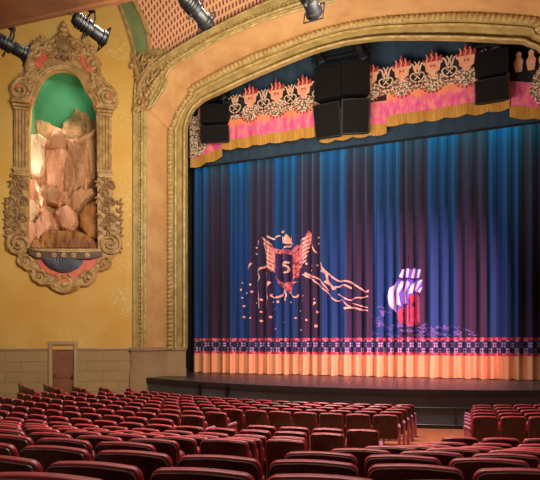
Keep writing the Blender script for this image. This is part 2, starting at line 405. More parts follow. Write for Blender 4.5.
# corner ornaments of the outer moulding (scroll capitals)
TP = Matrix(((1, 0, 0, 0), (0, 0, -1, Y_OUT-.16), (0, 1, 0, 0), (0, 0, 0, 1)))   # local x right, y up, z towards the house
def PX(px, py): return at_y(px, py, Y_OUT-.2)
for sgn in (-1, 1):
    S = Matrix(((1, 0, 0, 0), (0, 1, 0, 0), (0, 0, 1, 0), (0, 0, 0, 1))) if sgn < 0 else Matrix(((-1, 0, 0, 2*XC), (0, 1, 0, 0), (0, 0, 1, 0), (0, 0, 0, 1)))
    mb = MB(S @ TP)
    a = PX(139.5, 102); volute(mb, a[0], a[1], .24, pi/2, 1.6, 1, .075)
    a = PX(146, 104); volute(mb, a[0], a[1], .2, pi/2, 1.5, -1, .07)
    a = PX(135, 108); volute(mb, a[0], a[1], .16, 0, 1.4, -1, .06)
    a = PX(131.5, 65); volute(mb, a[0], a[1], .17, 0, 1.5, 1, .06)
    a = PX(149, 60); volute(mb, a[0], a[1], .22, pi, 1.5, -1, .06)
    curl(mb, [PX(131, 53), PX(133, 60), PX(136, 70), PX(138, 80), PX(139, 92)], .07, .12)
    curl(mb, [PX(150, 66), PX(145, 73), PX(140, 82), PX(139, 92)], .06, .12)
    for (px, py, an, l) in ((137, 60, 2.0, .5), (140, 66, 1.2, .5), (144, 72, .9, .6), (139, 78, 1.9, .5), (143, 92, .4, .5), (140, 88, 1.5, .5), (151, 62, .5, .4), (156, 60, .2, .35), (147, 84, .6, .5), (152, 78, .7, .5)):
        a = PX(px, py); leafspray(mb, a[0], a[1], an, l, 3, .055, .03)
    for k in range(8):
        a = PX(146+k*2.2, 95-k*3.2); mb.ell((a[0], a[1], .02), .1, 8, 5)
        a = PX(151+k*2.4, 86-k*2.9); mb.ell((a[0], a[1], .02), .08, 8, 5)
    o = mb.build('scroll_capital', M['orn'], mo)

for sgn, nm in ((-1, 'trim_11'), (1, 'trim_12')):
    mb = MB((Matrix.Identity(4) if sgn < 0 else Matrix(((-1, 0, 0, 2*XC), (0, 1, 0, 0), (0, 0, 1, 0), (0, 0, 0, 1)))) @ Matrix(((1, 0, 0, 0), (0, 0, -1, Y_OUT), (0, 1, 0, 0), (0, 0, 0, 1))))
    mb.prism([at_y(x, y, Y_OUT) for x, y in ((133.5, 58), (143, 52), (156, 50), (172, 52), (160, 66), (146, 80), (140, 104), (134.5, 104))], -.02, .06)
    mb.build(nm, M['mould'], kind='structure')
# pierced lattice vault with its sage green rib
Wc = [(136, 64), (132.5, 45), (128, 30), (122, 12), (115, -6), (104, -30), (88, -60)]
Lc = [(150, 59), (149.3, 45), (147.5, 32), (142, 16), (134, 0), (121, -24), (103, -52)]
Wp = [WP(x, y, .03) for x, y in Wc]
Lp = [WP(x, y, .25+.14*i) for i, (x, y) in enumerate(Lc)]
def cm(P, k=6):
    o = []
    for i in range(len(P)-1):
        a, b, c, d = P[max(i-1, 0)], P[i], P[i+1], P[min(i+2, len(P)-1)]
        for j in range(k):
            t = j/k; o.append(.5*(2*b+(c-a)*t+(2*a-5*b+4*c-d)*t*t+(3*b-a-3*c+d)*t**3))
    o.append(P[-1]); return o
Wp, Lp = cm(Wp), cm(Lp)
mirror = lambda p: Vector((2*XC-p.x, p.y, p.z))
for side, nm, nt_ in ((0, 'trim_7', 'trim_8'), (1, 'trim_9', 'trim_10')):
    f = mirror if side else (lambda p: p)
    mb = MB(); mb.strip([[f(p) for p in Wp], [f((p+q)/2-NW*.0) for p, q in zip(Wp, Lp)], [f(p) for p in Lp]]); mb.build(nm, M['green_band'], kind='structure')
    mb = MB(); mb.tube([f(p) for p in Wp], .09, 8); mb.tube([f(p) for p in Lp], .085, 8)
    for C in (Wp, Lp):
        for i in range(len(C)-1):
            for t in (0, .33, .66): mb.ell(f(C[i]+(C[i+1]-C[i])*t), .11, 6, 4)
    mb.build(nt_, M['orn'], kind='structure')
edge = [p for p in oo if True]
def arch_top(u):                                   # outer edge of the arch at fraction u (0..1 across)
    return u
top = [(x, z) for (x, z) in oo if z > 13.6]
nT = 60
def top_z(x):
    for (xa, za), (xb, zb) in zip(top, top[1:]):
        if xa <= x <= xb and xb > xa: return za+(zb-za)*(x-xa)/(xb-xa)
    return top[0][1]
rows, uv = [], []
x_l, x_r = top[0][0]+.2, top[-1][0]-.2
v = 0
for i, p in enumerate(Lp):
    if i: v += (Lp[i]-Lp[i-1]).length
    k = i/(len(Lp)-1); row = []
    for j in range(nT+1):
        u = j/nT; xa = x_l+(x_r-x_l)*u; xl = p.x; xr = 2*XC-p.x
        x = xl+(xr-xl)*u; dy = (1-abs(2*u-1)**2.2)*1.2*k
        zz = top_z(xa)-top_z(x_l)
        y = p.y*abs(2*u-1)**3+(Y_OUT-.1-(v*.55))*(1-abs(2*u-1)**3)
        row.append((x, y, p.z+zz*(1+.25*k)*1.0)); uv.append((x, v))
    rows.append(row)
rows0 = [(x_l+(x_r-x_l)*j/nT, Y_OUT-.02, top_z(x_l+(x_r-x_l)*j/nT)-.1) for j in range(nT+1)]
rows.insert(0, rows0); uv = [(p[0], -.6) for p in rows0]+uv
mb = MB(); mb.strip(rows); mb.build('ceiling_vault', M['lattice'], kind='structure', uv=uv, fix=False)

# dropped beam over the stalls, edge towards the stage
b0, b1 = Vector((-16.5, 8.95)), Vector((6, 10.3)); bz = 10.1
dv = (b1-b0).normalized(); nv = Vector((dv.y, -dv.x))
mb = MB(); vs = []
for z in (bz, bz+.9):
    for p in (b0, b1, b1+nv*6, b0+nv*6): vs.append((p.x, p.y, z))
mb.add(vs, [(0, 1, 2, 3), (4, 5, 6, 7), (0, 1, 5, 4), (1, 2, 6, 5), (2, 3, 7, 6), (3, 0, 4, 7)])
bmx = mb.build('ceiling_beam', M['beam'], kind='structure')
mb = MB(); mb.tube([(b0.x, b0.y, bz), (b1.x, b1.y, bz)], .07, 6)
mb.build('beam_moulding', M['beam'], bmx)

# right wall (mirror of the left one, plain) keeps the light of the house in
TR = Matrix(((-1, 0, 0, 2*XC), (0, 1, 0, 0), (0, 0, 1, 0), (0, 0, 0, 1))) @ TW
mb = MB(TR); mb.prism([(-14, -.6), (.02, -.6), (.02, 20), (-14, 20)], -.3, 0); mb.build('wall_right', M['wall'], kind='structure')
mb = MB(); mb.box((XC, 25.6, 9), (26, .2, 20)); mb.build('wall_stage_back', M['void'], kind='structure')

# ---------------------------------------------------------------- stage
ST = 1.22
def apron(x): return 16.85+.031*(x-XC)**2
xs = [XC-8.1+16.2*i/60 for i in range(61)]
fr = [(x, apron(x)) for x in xs]
poly = fr+[(XC+8.1, 20.6), (XC+9.5, 20.6), (XC+9.5, 25.6), (XC-9.5, 25.6), (XC-9.5, 20.6), (XC-8.1, 20.6)]
sg = thing('stage', 'low dark stage with purple-black boards curving out before the curtain', 'stage', (XC, 21, 0)); del sg['label']; del sg['category']; sg['kind'] = 'structure'; sg.name = 'floor_stage'; WM['floor_stage'] = WM['stage']
mb = MB(); mb.prism(poly, ST-.08, ST); mb.build('stage_boards', M['stage'], sg)
mb = MB(); mb.strip([[(x, y+.06, -.2) for x, y in fr], [(x, y+.06, ST-.08) for x, y in fr]]); sf = mb.build('stage_front', M['stage_face'], sg, fix=False)
mb = MB(); mb.strip([[(x, y-.03, ST-.16) for x, y in fr], [(x, y-.03, ST+.01) for x, y in fr], [(x, y+.1, ST+.012) for x, y in fr]])
mb.strip([[(x, y+.06, ST-.16) for x, y in fr], [(x, y-.03, ST-.16) for x, y in fr]]); mb.build('stage_edge', M['stage_lip'], sg, fix=False)
mb = MB()
mb.tube([(x, y+.03, .66) for x, y in fr], .022, 6); mb.tube([(x, y+.03, .12) for x, y in fr], .03, 6)
for px in (415, 455, 370, 500, 300): 
    x = at_y(px, 400, 16.9)[0]; mb.tube([(x, apron(x)+.03, 0), (x, apron(x)+.03, .66)], .022, 6)
mb.build('panel_rail', M['stage_lip'], sg)
for px in (201, 232):
    r = ray(px, 385); x = r.x/r.y*17.6; y = apron(x)-.05
    mb = MB(); mb.box((x, y, ST/2-.02), (.1, .07, ST-.04)); mb.box((x, y-.02, ST-.1), (.12, .08, .1))
    mb.build('front_post', M['black'], sg)

# ---------------------------------------------------------------- house curtain
YC = 23.0
rnd = [random.uniform(-1, 1) for _ in range(200)]
def fold(x):
    k = x/.46; i = fl(k); t = k-i
    w = rnd[i % 200]*(1-t)+rnd[(i+1) % 200]*t
    b = sin(2*pi*(k+.25*w))
    return .15*(abs(b+.15)**.8*(1 if b > -.15 else -1))+.03*sin(2*pi*x/1.15+.8)+.03*w+.022*sin(2*pi*x/.19+w)
def curtain_y(x): return YC+fold(x)
def curtain_mat():
    m, nt, bs = new_mat('blue and plum banded velour'); L = nt.links.new
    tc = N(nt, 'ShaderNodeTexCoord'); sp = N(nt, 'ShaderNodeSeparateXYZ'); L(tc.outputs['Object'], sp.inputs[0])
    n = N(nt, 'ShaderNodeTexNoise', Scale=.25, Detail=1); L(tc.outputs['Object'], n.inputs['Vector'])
    ph = math_n(nt, 'MULTIPLY', math_n(nt, 'ADD', sp.outputs[0], 3.4), 2*pi/2.3)  # colour alternates blue and plum across the width
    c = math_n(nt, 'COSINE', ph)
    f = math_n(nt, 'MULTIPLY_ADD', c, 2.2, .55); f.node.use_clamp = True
    st = N(nt, 'ShaderNodeMapping'); L(tc.outputs['Object'], st.inputs[0]); st.inputs['Scale'].default_value = (13, 0.01, .03)  # vertical colour streaks paint extra shading into the folds
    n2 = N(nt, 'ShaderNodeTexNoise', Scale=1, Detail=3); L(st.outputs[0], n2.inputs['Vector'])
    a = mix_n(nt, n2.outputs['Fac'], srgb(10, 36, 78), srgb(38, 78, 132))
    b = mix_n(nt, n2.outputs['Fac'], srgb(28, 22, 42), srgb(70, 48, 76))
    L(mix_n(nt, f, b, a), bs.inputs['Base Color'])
    bs.inputs['Roughness'].default_value = .8; bs.inputs['Sheen Weight'].default_value = .15; bs.inputs['Specular IOR Level'].default_value = .2
    return m
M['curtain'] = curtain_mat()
def band_mat():
    m, nt, bs = new_mat('woven border pattern'); L = nt.links.new
    tc = N(nt, 'ShaderNodeTexCoord'); sp = N(nt, 'ShaderNodeSeparateXYZ'); L(tc.outputs['Object'], sp.inputs[0])
    x = math_n(nt, 'MULTIPLY', sp.outputs[0], 3.1); z = math_n(nt, 'MULTIPLY', sp.outputs[2], 2.17)
    def tri(v): return math_n(nt, 'PINGPONG', v, .5)
    d = math_n(nt, 'ADD', tri(x), tri(z))
    g1 = math_n(nt, 'ABSOLUTE', math_n(nt, 'SINE', math_n(nt, 'MULTIPLY', d, 6.3)))
    g2 = math_n(nt, 'COSINE', math_n(nt, 'MULTIPLY', x, 12.57)); g3 = math_n(nt, 'COSINE', math_n(nt, 'MULTIPLY', z, 12.57))
    k = math_n(nt, 'ADD', g1, math_n(nt, 'MULTIPLY', math_n(nt, 'MULTIPLY', g2, g3), .35))
    f = math_n(nt, 'GREATER_THAN', k, .80)
    L(mix_n(nt, f, srgb(36, 30, 72), srgb(158, 136, 164)), bs.inputs['Base Color']); bs.inputs['Roughness'].default_value = .8
    return m
M['band'] = band_mat()
def red_mat():
    m, nt, bs = new_mat('red braid'); L = nt.links.new
    tc = N(nt, 'ShaderNodeTexCoord'); sp = N(nt, 'ShaderNodeSeparateXYZ'); L(tc.outputs['Object'], sp.inputs[0])
    s = math_n(nt, 'GREATER_THAN', math_n(nt, 'SINE', math_n(nt, 'MULTIPLY', sp.outputs[0], 24)), .2)
    L(mix_n(nt, s, srgb(176, 34, 60), srgb(222, 104, 104)), bs.inputs['Base Color']); return m
M['braid'] = red_mat()
M['fringe'] = mat('amber silk fringe', srgb(236, 176, 124), srgb(200, 132, 86), 1, .6, stretch=(22, .3, .25), bump=.5, bscale=1, lo=.3, hi=.7)
M['app_pink'] = mat('coral applique', srgb(248, 140, 126), srgb(150, 48, 78), 7, .6, lo=.42, hi=.6)
M['app_peach'] = mat('peach applique', srgb(255, 196, 164), srgb(252, 164, 136), 6, .6)
M['app_dark'] = mat('plum applique', srgb(58, 30, 78), srgb(44, 24, 62), 6, .7)
M['app_red'] = mat('red hull applique', srgb(190, 76, 96), srgb(132, 40, 66), 6, .6)
M['app_white'] = mat('ivory sail applique', srgb(255, 226, 226), srgb(240, 200, 216), 5, .6)
M['app_blue'] = mat('periwinkle sail stripe', srgb(96, 84, 186), srgb(80, 66, 160), 6, .6)
M['app_wave'] = mat('lavender wave stitch', srgb(108, 96, 158), srgb(86, 76, 134), 6, .6)

cu = thing('stage_curtain', 'closed blue and plum house curtain with crest, ship and amber fringe', 'curtain', (XC, YC, ST))
XS = [-12.84+i*.034 for i in range(int(16.5/.034))]
def drape(z0, z1, off, nz=2, jag=0):
    mb = MB(); rows = []
    for k in range(nz):
        z = z0+(z1-z0)*k/(nz-1)
        rows.append([(x, curtain_y(x)*1+off, z+(jag*sin(x*9) if k == 0 else 0)) for x in XS])
    mb.strip(rows); return mb
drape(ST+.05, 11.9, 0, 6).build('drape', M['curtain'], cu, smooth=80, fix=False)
drape(2.79, 2.90, -.03).build('braid_strip', M['braid'], cu, smooth=80, fix=False)
drape(2.27, 2.79, -.03).build('patterned_band', M['band'], cu, smooth=80, fix=False)
drape(2.16, 2.27, -.03).build('braid_strip', M['braid'], cu, smooth=80, fix=False)
drape(ST+.02, 2.16, -.05, 4, .012).build('fringe', M['fringe'], cu, smooth=80, fix=False)

def applique(polys, off=-.03):                     # flat cloth shapes that follow the folds
    mb = MB()
    for poly in polys:
        bm = bmesh.new()
        try: f = bm.faces.new([bm.verts.new((p[0], 0, p[1])) for p in poly])
        except ValueError: bm.free(); continue
        bmesh.ops.triangulate(bm, faces=bm.faces[:])
        a, b = min(p[0] for p in poly), max(p[0] for p in poly); x = -12.84+.034*math.ceil((a+12.84)/.034+.01)
        while x < b-1e-4:
            bmesh.ops.bisect_plane(bm, geom=bm.verts[:]+bm.edges[:]+bm.faces[:], plane_co=(x, 0, 0), plane_no=(1, 0, 0)); x += .034
        bm.verts.index_update()
        mb.add([(v.co.x, curtain_y(v.co.x)+off, v.co.z) for v in bm.verts], [tuple(v.index for v in f.verts) for f in bm.faces])
        bm.free()
    return mb
def stroke(pts, w0, w1=None):                      # tapered ribbon polygon quads
    w1 = w0 if w1 is None else w1; out = []; n = len(pts)
    sm = []
    for i in range(n-1):
        p0, p1, p2, p3 = pts[max(i-1, 0)], pts[i], pts[i+1], pts[min(i+2, n-1)]
        for k in range(4):
            t = k/4; sm.append(tuple(.5*((2*p1[j])+(-p0[j]+p2[j])*t+(2*p0[j]-5*p1[j]+4*p2[j]-p3[j])*t*t+(-p0[j]+3*p1[j]-3*p2[j]+p3[j])*t**3) for j in (0, 1)))
    sm.append(pts[-1]); m = len(sm); Lf, Rt = [], []
    for i, p in enumerate(sm):
        a, b = sm[max(i-1, 0)], sm[min(i+1, m-1)]; dx, dz_ = b[0]-a[0], b[1]-a[1]; l = sqrt(dx*dx+dz_*dz_) or 1
        w = (w0+(w1-w0)*i/(m-1))/2; Lf.append((p[0]-dz_/l*w, p[1]+dx/l*w)); Rt.append((p[0]+dz_/l*w, p[1]-dx/l*w))
    for i in range(m-1): out.append([Lf[i], Lf[i+1], Rt[i+1], Rt[i]])
    return out
def zc_(x0, y0, sc):                               # measured zoom-grid coordinates to curtain metres
    return lambda *ps: [at_y(x0+a/sc, y0+b/sc, YC) for a, b in ps]
c1 = zc_(240, 220, 5.333); c2 = zc_(300, 250, 4.8); c3 = zc_(370, 250, 4.8)
pink, peach, dark = [], [], []
pink.append(c1((128, 95), (140, 120), (158, 112), (172, 140), (195, 160), (200, 200), (196, 262), (186, 282), (166, 274), (150, 252), (143, 222), (136, 196), (128, 160), (122, 125)))
pink.append(c1((364, 52), (378, 74), (376, 115), (362, 155), (352, 200), (338, 240), (316, 268), (308, 312), (290, 300), (288, 170), (300, 132), (330, 118), (352, 92)))
for i in range(7):                                 # feathers
    y = 100+i*24
    peach.append(c1((120+i*4, y-8), (150+i*5, y+14), (176+i*2, y+34), (150+i*4, y+26), (124+i*4, y+8)))
    peach.append(c1((384-i*4, y-34), (352-i*4, y-4), (318-i*2, y+16), (350-i*4, y+10), (380-i*4, y-20)))
pink.append(c1((188, 158), (302, 158), (304, 290), (286, 332), (252, 348), (212, 332), (190, 290)))
dark.append(c1((198, 182), (284, 182), (284, 318), (262, 330), (240, 338), (214, 326), (198, 300)))
pink.append(c1((204, 330), (226, 345), (238, 388), (250, 372), (262, 392), (282, 350), (318, 316), (300, 330), (252, 336)))
crown = []
crown.append(c1((222, 84), (224, 122), (250, 130), (278, 122), (282, 82), (266, 98), (252, 76), (238, 98)))
crown.append(c1((226, 50), (232, 62), (246, 64), (236, 70), (234, 84), (228, 70), (218, 66), (226, 62)))
spear = stroke(c1((226, 150), (232, 175), (228, 206)), .06, .04)
scarf = stroke(c1((240, 150), (262, 140), (288, 128)), .06, .1)
mark = stroke(c1((262, 226), (240, 230), (226, 228)), .10); mark += stroke(c1((228, 228), (230, 246), (240, 244), (256, 250), (260, 268), (248, 282), (226, 276)), .09, .07)
ribbons, petals = [], []
for pts, w in ((((240, 376), (216, 408), (188, 416), (166, 404), (172, 394)), .13), (((262, 380), (280, 404), (300, 412), (308, 396)), .13),
               (((135, 245), (100, 275), (110, 308), (94, 345), (104, 400), (108, 472)), .12), (((140, 280), (150, 312)), .1),
               (((162, 330), (145, 370), (152, 420), (140, 450)), .16), (((145, 88), (185, 102), (216, 84)), .14),
               (((104, 112), (96, 140), (82, 148)), .14), (((82, 178), (92, 184)), .07), (((68, 232), (58, 252), (52, 272)), .1),
               (((240, 376), (250, 400), (244, 420)), .1), (((384, 135), (396, 160), (408, 176)), .12), (((350, 285), (390, 302), (430, 322), (470, 378)), .12), (((350, 300), (400, 320)), .08)):
    ribbons.append(stroke(c1(*pts), w*.7, w*.4))
for pts, w in ((((100, 60), (115, 95), (150, 125), (185, 148), (235, 152), (265, 168), (318, 202), (332, 194)), .12),
               (((100, 100), (124, 112), (132, 150), (165, 186), (170, 178), (215, 170), (246, 184)), .14),
               (((10, 118), (40, 128), (80, 158), (120, 192), (170, 242), (205, 240), (240, 272), (330, 292)), .09),
               (((180, 210), (235, 240), (265, 232), (330, 224)), .1), (((215, 282), (250, 276), (300, 288)), .14), (((120, 150), (150, 170), (166, 190)), .2),
               (((250, 255), (290, 268), (330, 278)), .07)):
    ribbons.append(stroke(c2(*pts), w*.65, w*.5))
for px, py in [(243, 283), (242, 290), (246, 293), (252, 285), (253, 292), (248, 268), (243, 298), (244, 306), (250, 313), (244, 317), (262, 300), (268, 306), (273, 302), (279, 302), (290, 302), (286, 300), (304, 296), (315, 299), (315, 303), (317, 312), (303, 301), (307, 264), (312, 266), (311, 270), (317, 265), (318, 237), (318, 243), (314, 305), (301, 330), (307, 320), (262, 312), (271, 317), (275, 309), (284, 314), (262, 321), (283, 322), (300, 311), (252, 318), (296, 318), (277, 329), (303, 318), (290, 288), (256, 303), (316, 326)]:
    a = at_y(px, py, YC); s = random.uniform(.028, .055)
    petals.append([(a[0]+s*cos(q_*pi/3.5), a[1]+s*1.1*sin(q_*pi/3.5)) for q_ in range(7)])
applique(pink, -.03).build('crest', M['app_pink'], cu, fix=False); applique(dark, -.07).build('shield', M['app_dark'], cu, fix=False)
for r_ in peach: applique([r_], -.1).build('feather', M['app_peach'], cu, fix=False)
for nm_, r_ in (('crown', [crown[0]]), ('crown_cross', [crown[1]]), ('spear', spear), ('scarf', scarf), ('shield_mark', mark)): applique(r_, -.1).build(nm_, M['app_peach'], cu, fix=False)
for r_ in ribbons: applique(r_, -.05).build('ribbon', M['app_peach'], cu, fix=False)
for r_ in petals: applique([r_], -.05).build('petal', M['app_peach'], cu, fix=False)
blue = [c3((140, 140), (165, 132), (252, 140), (250, 190), (215, 212), (186, 215), (182, 262), (150, 275), (128, 305), (100, 280), (84, 225), (100, 180)), c3((140, 132), (158, 90), (243, 92), (236, 138))]
wht = [c3((132, 150), (98, 182), (83, 225), (95, 268), (128, 303), (112, 250), (113, 200), (134, 160)), c3((152, 148), (126, 200), (130, 262), (148, 268), (140, 210), (166, 150)), c3((180, 148), (158, 200), (160, 258), (178, 256), (172, 205), (192, 160)),
       c3((141, 130), (155, 92), (165, 92), (154, 133)), c3((170, 132), (180, 92), (190, 92), (184, 134)), c3((196, 132), (207, 84), (220, 84), (210, 134)), c3((224, 136), (233, 94), (244, 97), (236, 136)),
       c3((186, 210), (196, 168), (218, 148), (211, 176), (200, 206)), c3((214, 192), (230, 152), (252, 142), (242, 164), (222, 198)), c3((226, 200), (252, 176), (240, 206))]
hull = [c3((135, 292), (150, 278), (184, 266), (186, 216), (230, 210), (238, 230), (240, 345), (228, 362), (180, 360), (146, 350), (134, 330))]
applique(blue, -.03).build('sail_stripe', M['app_blue'], cu, fix=False); applique(wht, -.045).build('sail', M['app_white'], cu, fix=False); applique(hull, -.05).build('hull', M['app_red'], cu, fix=False)
for nm_, r_ in (('mast', stroke(c3((190, 20), (194, 84)), .05)), ('yard', stroke(c3((134, 140), (255, 138)), .05)), ('yard', stroke(c3((180, 90), (240, 78)), .04)), ('hull_seam', stroke(c3((190, 236), (190, 350)), .05)), ('hull_emblem', stroke(c3((212, 250), (206, 262), (216, 268)), .1))): applique(r_, -.07).build(nm_, M['app_dark'], cu, fix=False)
wv = []
for i in range(66):
    px = random.uniform(372, 470); u = (px-372)/98
    py = random.uniform(325-4*(u < .25), 337) if px < 425 else random.uniform(327, 337)
    if px < 388 and random.random() < .5: py = random.uniform(306, 330)
    l = random.uniform(4, 10); a = random.uniform(-1.6, 1.6)
    wv.append(stroke([at_y(px, py, YC), at_y(px+l*.33, py-1.4+a*.3, YC), at_y(px+l*.66, py+.8, YC), at_y(px+l, py-.6+a*.4, YC)], .05, .025))
wv.append([[at_y(x, y, YC) for x, y in ((380, 311), (385, 309.5), (385, 315), (382, 317))]])
for r_ in wv: applique(r_, -.04).build('wave', M['app_wave'], cu, fix=False)
# black masking beside the curtain, plain border above
for x_, lb_ in ((XC-9.2, 'black masking cloth in the gap left of the closed curtain'), (XC+9.2, 'black masking cloth beyond the right edge of the closed curtain')):
    mb = MB(); mb.box((x_, 23.6, 6.5), (1.2, .1, 11)); tag(mb.build('masking_leg', M['void']), lb_, 'masking cloth')
mb = MB(); rows = []
for z in (11.03, 13, 15.6): rows.append([(x, 22.3+.03*sin(x*2.3)+.02*sin(x*5.1), z) for x in [XC-8.5+17*i/140 for i in range(141)]])
mb.strip(rows)
bd = tag(mb.build('border_cloth', M['border'], fix=False, smooth=80), 'plain slate blue border cloth above the curtain, behind the valance', 'border')
bd.data.transform(Matrix.Identity(4))
mb = MB(); mb.tube([(XC-8.4, 22.3, 11.03), (XC+8.4, 22.3, 11.03)], .05, 6); o = mb.build('hem', M['void'], bd)

# ---------------------------------------------------------------- embroidered valance
YV = 21.75
M['v_black'] = mat('black valance cloth', srgb(26, 22, 28), srgb(36, 30, 36), 4, .8)
def vpink():
    m, nt, bs = new_mat('pink and orange figured silk'); L = nt.links.new
    tc = N(nt, 'ShaderNodeTexCoord'); mp = N(nt, 'ShaderNodeMapping'); mp.inputs['Scale'].default_value = (4.5, 1, 2.2); L(tc.outputs['Object'], mp.inputs[0])
    n = N(nt, 'ShaderNodeTexNoise', Scale=1, Detail=3); L(mp.outputs[0], n.inputs['Vector'])
    r = N(nt, 'ShaderNodeValToRGB'); L(n.outputs['Fac'], r.inputs[0]); e = r.color_ramp.elements
    e[0].position = .35; e[0].color = srgb(222, 74, 138); e[1].position = .5; e[1].color = srgb(236, 104, 146)
    x = e.new(.62); x.color = srgb(246, 140, 132)
    sp = N(nt, 'ShaderNodeSeparateXYZ'); L(tc.outputs['Object'], sp.inputs[0])
    g = math_n(nt, 'MULTIPLY_ADD', math_n(nt, 'ADD', sp.outputs[2], math_n(nt, 'MULTIPLY', n.outputs['Fac'], .5)), 3.0, -4.75); g.node.use_clamp = True
    L(mix_n(nt, g, r.outputs[0], srgb(246, 146, 96)), bs.inputs['Base Color']); bs.inputs['Roughness'].default_value = .6
    return m
M['v_pink'] = vpink()
M['v_gold'] = mat('gold scalloped fringe', srgb(206, 152, 66), srgb(172, 116, 44), 2, .55, stretch=(14, 1, .5), bump=.4, bscale=2)
M['v_cream'] = mat('cream scroll embroidery', srgb(238, 200, 168), srgb(220, 172, 140), 6, .6)
M['v_pot'] = mat('salmon urn applique', srgb(244, 178, 140), srgb(232, 152, 118), 6, .6)
M['v_flame'] = mat('red flame applique', srgb(186, 62, 66), srgb(150, 40, 50), 6, .6)
def dot_mat():
    m, nt, bs = new_mat('dotted cream lace'); L = nt.links.new
    tc = N(nt, 'ShaderNodeTexCoord'); vo = N(nt, 'ShaderNodeTexVoronoi', Scale=15); L(tc.outputs['Object'], vo.inputs['Vector'])
    f = math_n(nt, 'LESS_THAN', vo.outputs['Distance'], .48)
    L(mix_n(nt, f, srgb(116, 84, 70), srgb(238, 204, 172)), bs.inputs['Base Color']); return m
M['v_lace'] = dot_mat()
va = thing('valance', 'festooned valance embroidered with flaming urns, scrolls, pink silk and gold fringe', 'valance', (XC, YV, 11.0))
SEG = [(-7.6, -5.95, -.32, 1), (-5.95, -1.4, 0, 0), (-1.4, 1.4, -.26, 2), (1.4, 5.95, 0, 0), (5.95, 7.6, -.32, 1)]
urns = [-4.55, -3.3, -2.08, -.75, .75, 2.02, 3.2, 4.44]
def wy(x): return YV+.04*sin(x*3.1)+.025*sin(x*7.3)
black, pinkm, goldm, creamm, potm, flam, lace, cre2 = MB(), MB(), MB(), MB(), MB(), MB(), MB(), MB()
def vpoly(mb, poly, off, th=.02):
    T = Matrix(((1, 0, 0, XC), (0, 0, -1, YV-off), (0, 1, 0, 0), (0, 0, 0, 1)))
    old = mb.T; mb.T = T; mb.prism(poly, 0, th); mb.T = old
def vstroke(mb, pts, w, off):
    for qd in stroke(pts, w, w*.6): vpoly(mb, qd, off)
def vgrid(mb, a, b, zlo, zhi, off):
    n = max(4, int((b-a)/.06)); rows = []
    for k in range(2): rows.append([(XC+x, wy(XC+x)-off, (zlo if k == 0 else zhi)(x)) for x in [a+(b-a)*i/n for i in range(n+1)]])
    mb.strip(rows)
for (a, b, dz_, kind) in SEG:
    sag = lambda x: dz_+(.0 if kind != 1 else -.3*(abs(x)-5.95)/1.65)
    scal = lambda x: 11.46+sag(x)-.07*abs(sin((x-a)*pi/((b-a)/max(1, round((b-a)/.78)))))
    o_ = .06 if kind != 1 else 0.0
    if kind == 2: o_ = .02
    vgrid(goldm, a, b, scal, lambda x: 11.86+sag(x), o_+.03)
    vgrid(pinkm, a, b, lambda x: 11.8+sag(x), lambda x: 12.8+sag(x), o_+.0)
    vgrid(black, a, b, lambda x: 12.75+sag(x), lambda x: 13.72+sag(x)+.07*sin(x*10.2), o_-.03)
def piece(name, m, par, fn):
    mb = MB(); fn(mb); return mb.build(name, m, par, smooth=0)
black.build('black_band', M['v_black'], va, fix=False, smooth=80); pinkm.build('pink_band', M['v_pink'], va, fix=False, smooth=80); goldm.build('gold_fringe', M['v_gold'], va, fix=False, smooth=80)
for sg_ in (-1, 1):
    piece('lace_panel', M['v_lace'], va, lambda mb: vpoly(mb, [(sg_*6.95, 11.35), (sg_*7.6, 11.25), (sg_*7.6, 13.2), (sg_*7.1, 13.1), (sg_*6.75, 12.5), (sg_*6.6, 11.9)], .1))
    for k in range(3):
        px_ = piece('figure_applique', M['v_pot'], va, lambda mb: vpoly(mb, [(sg_*(6.25+k*.42)-.1, 12.75), (sg_*(6.25+k*.42)+.12, 12.75), (sg_*(6.25+k*.42)+.16, 13.15), (sg_*(6.25+k*.42)+.08, 13.28), (sg_*(6.25+k*.42)+.1, 13.42), (sg_*(6.25+k*.42), 13.52), (sg_*(6.25+k*.42)-.09, 13.42), (sg_*(6.25+k*.42)-.07, 13.28), (sg_*(6.25+k*.42)-.17, 13.1)], .09))
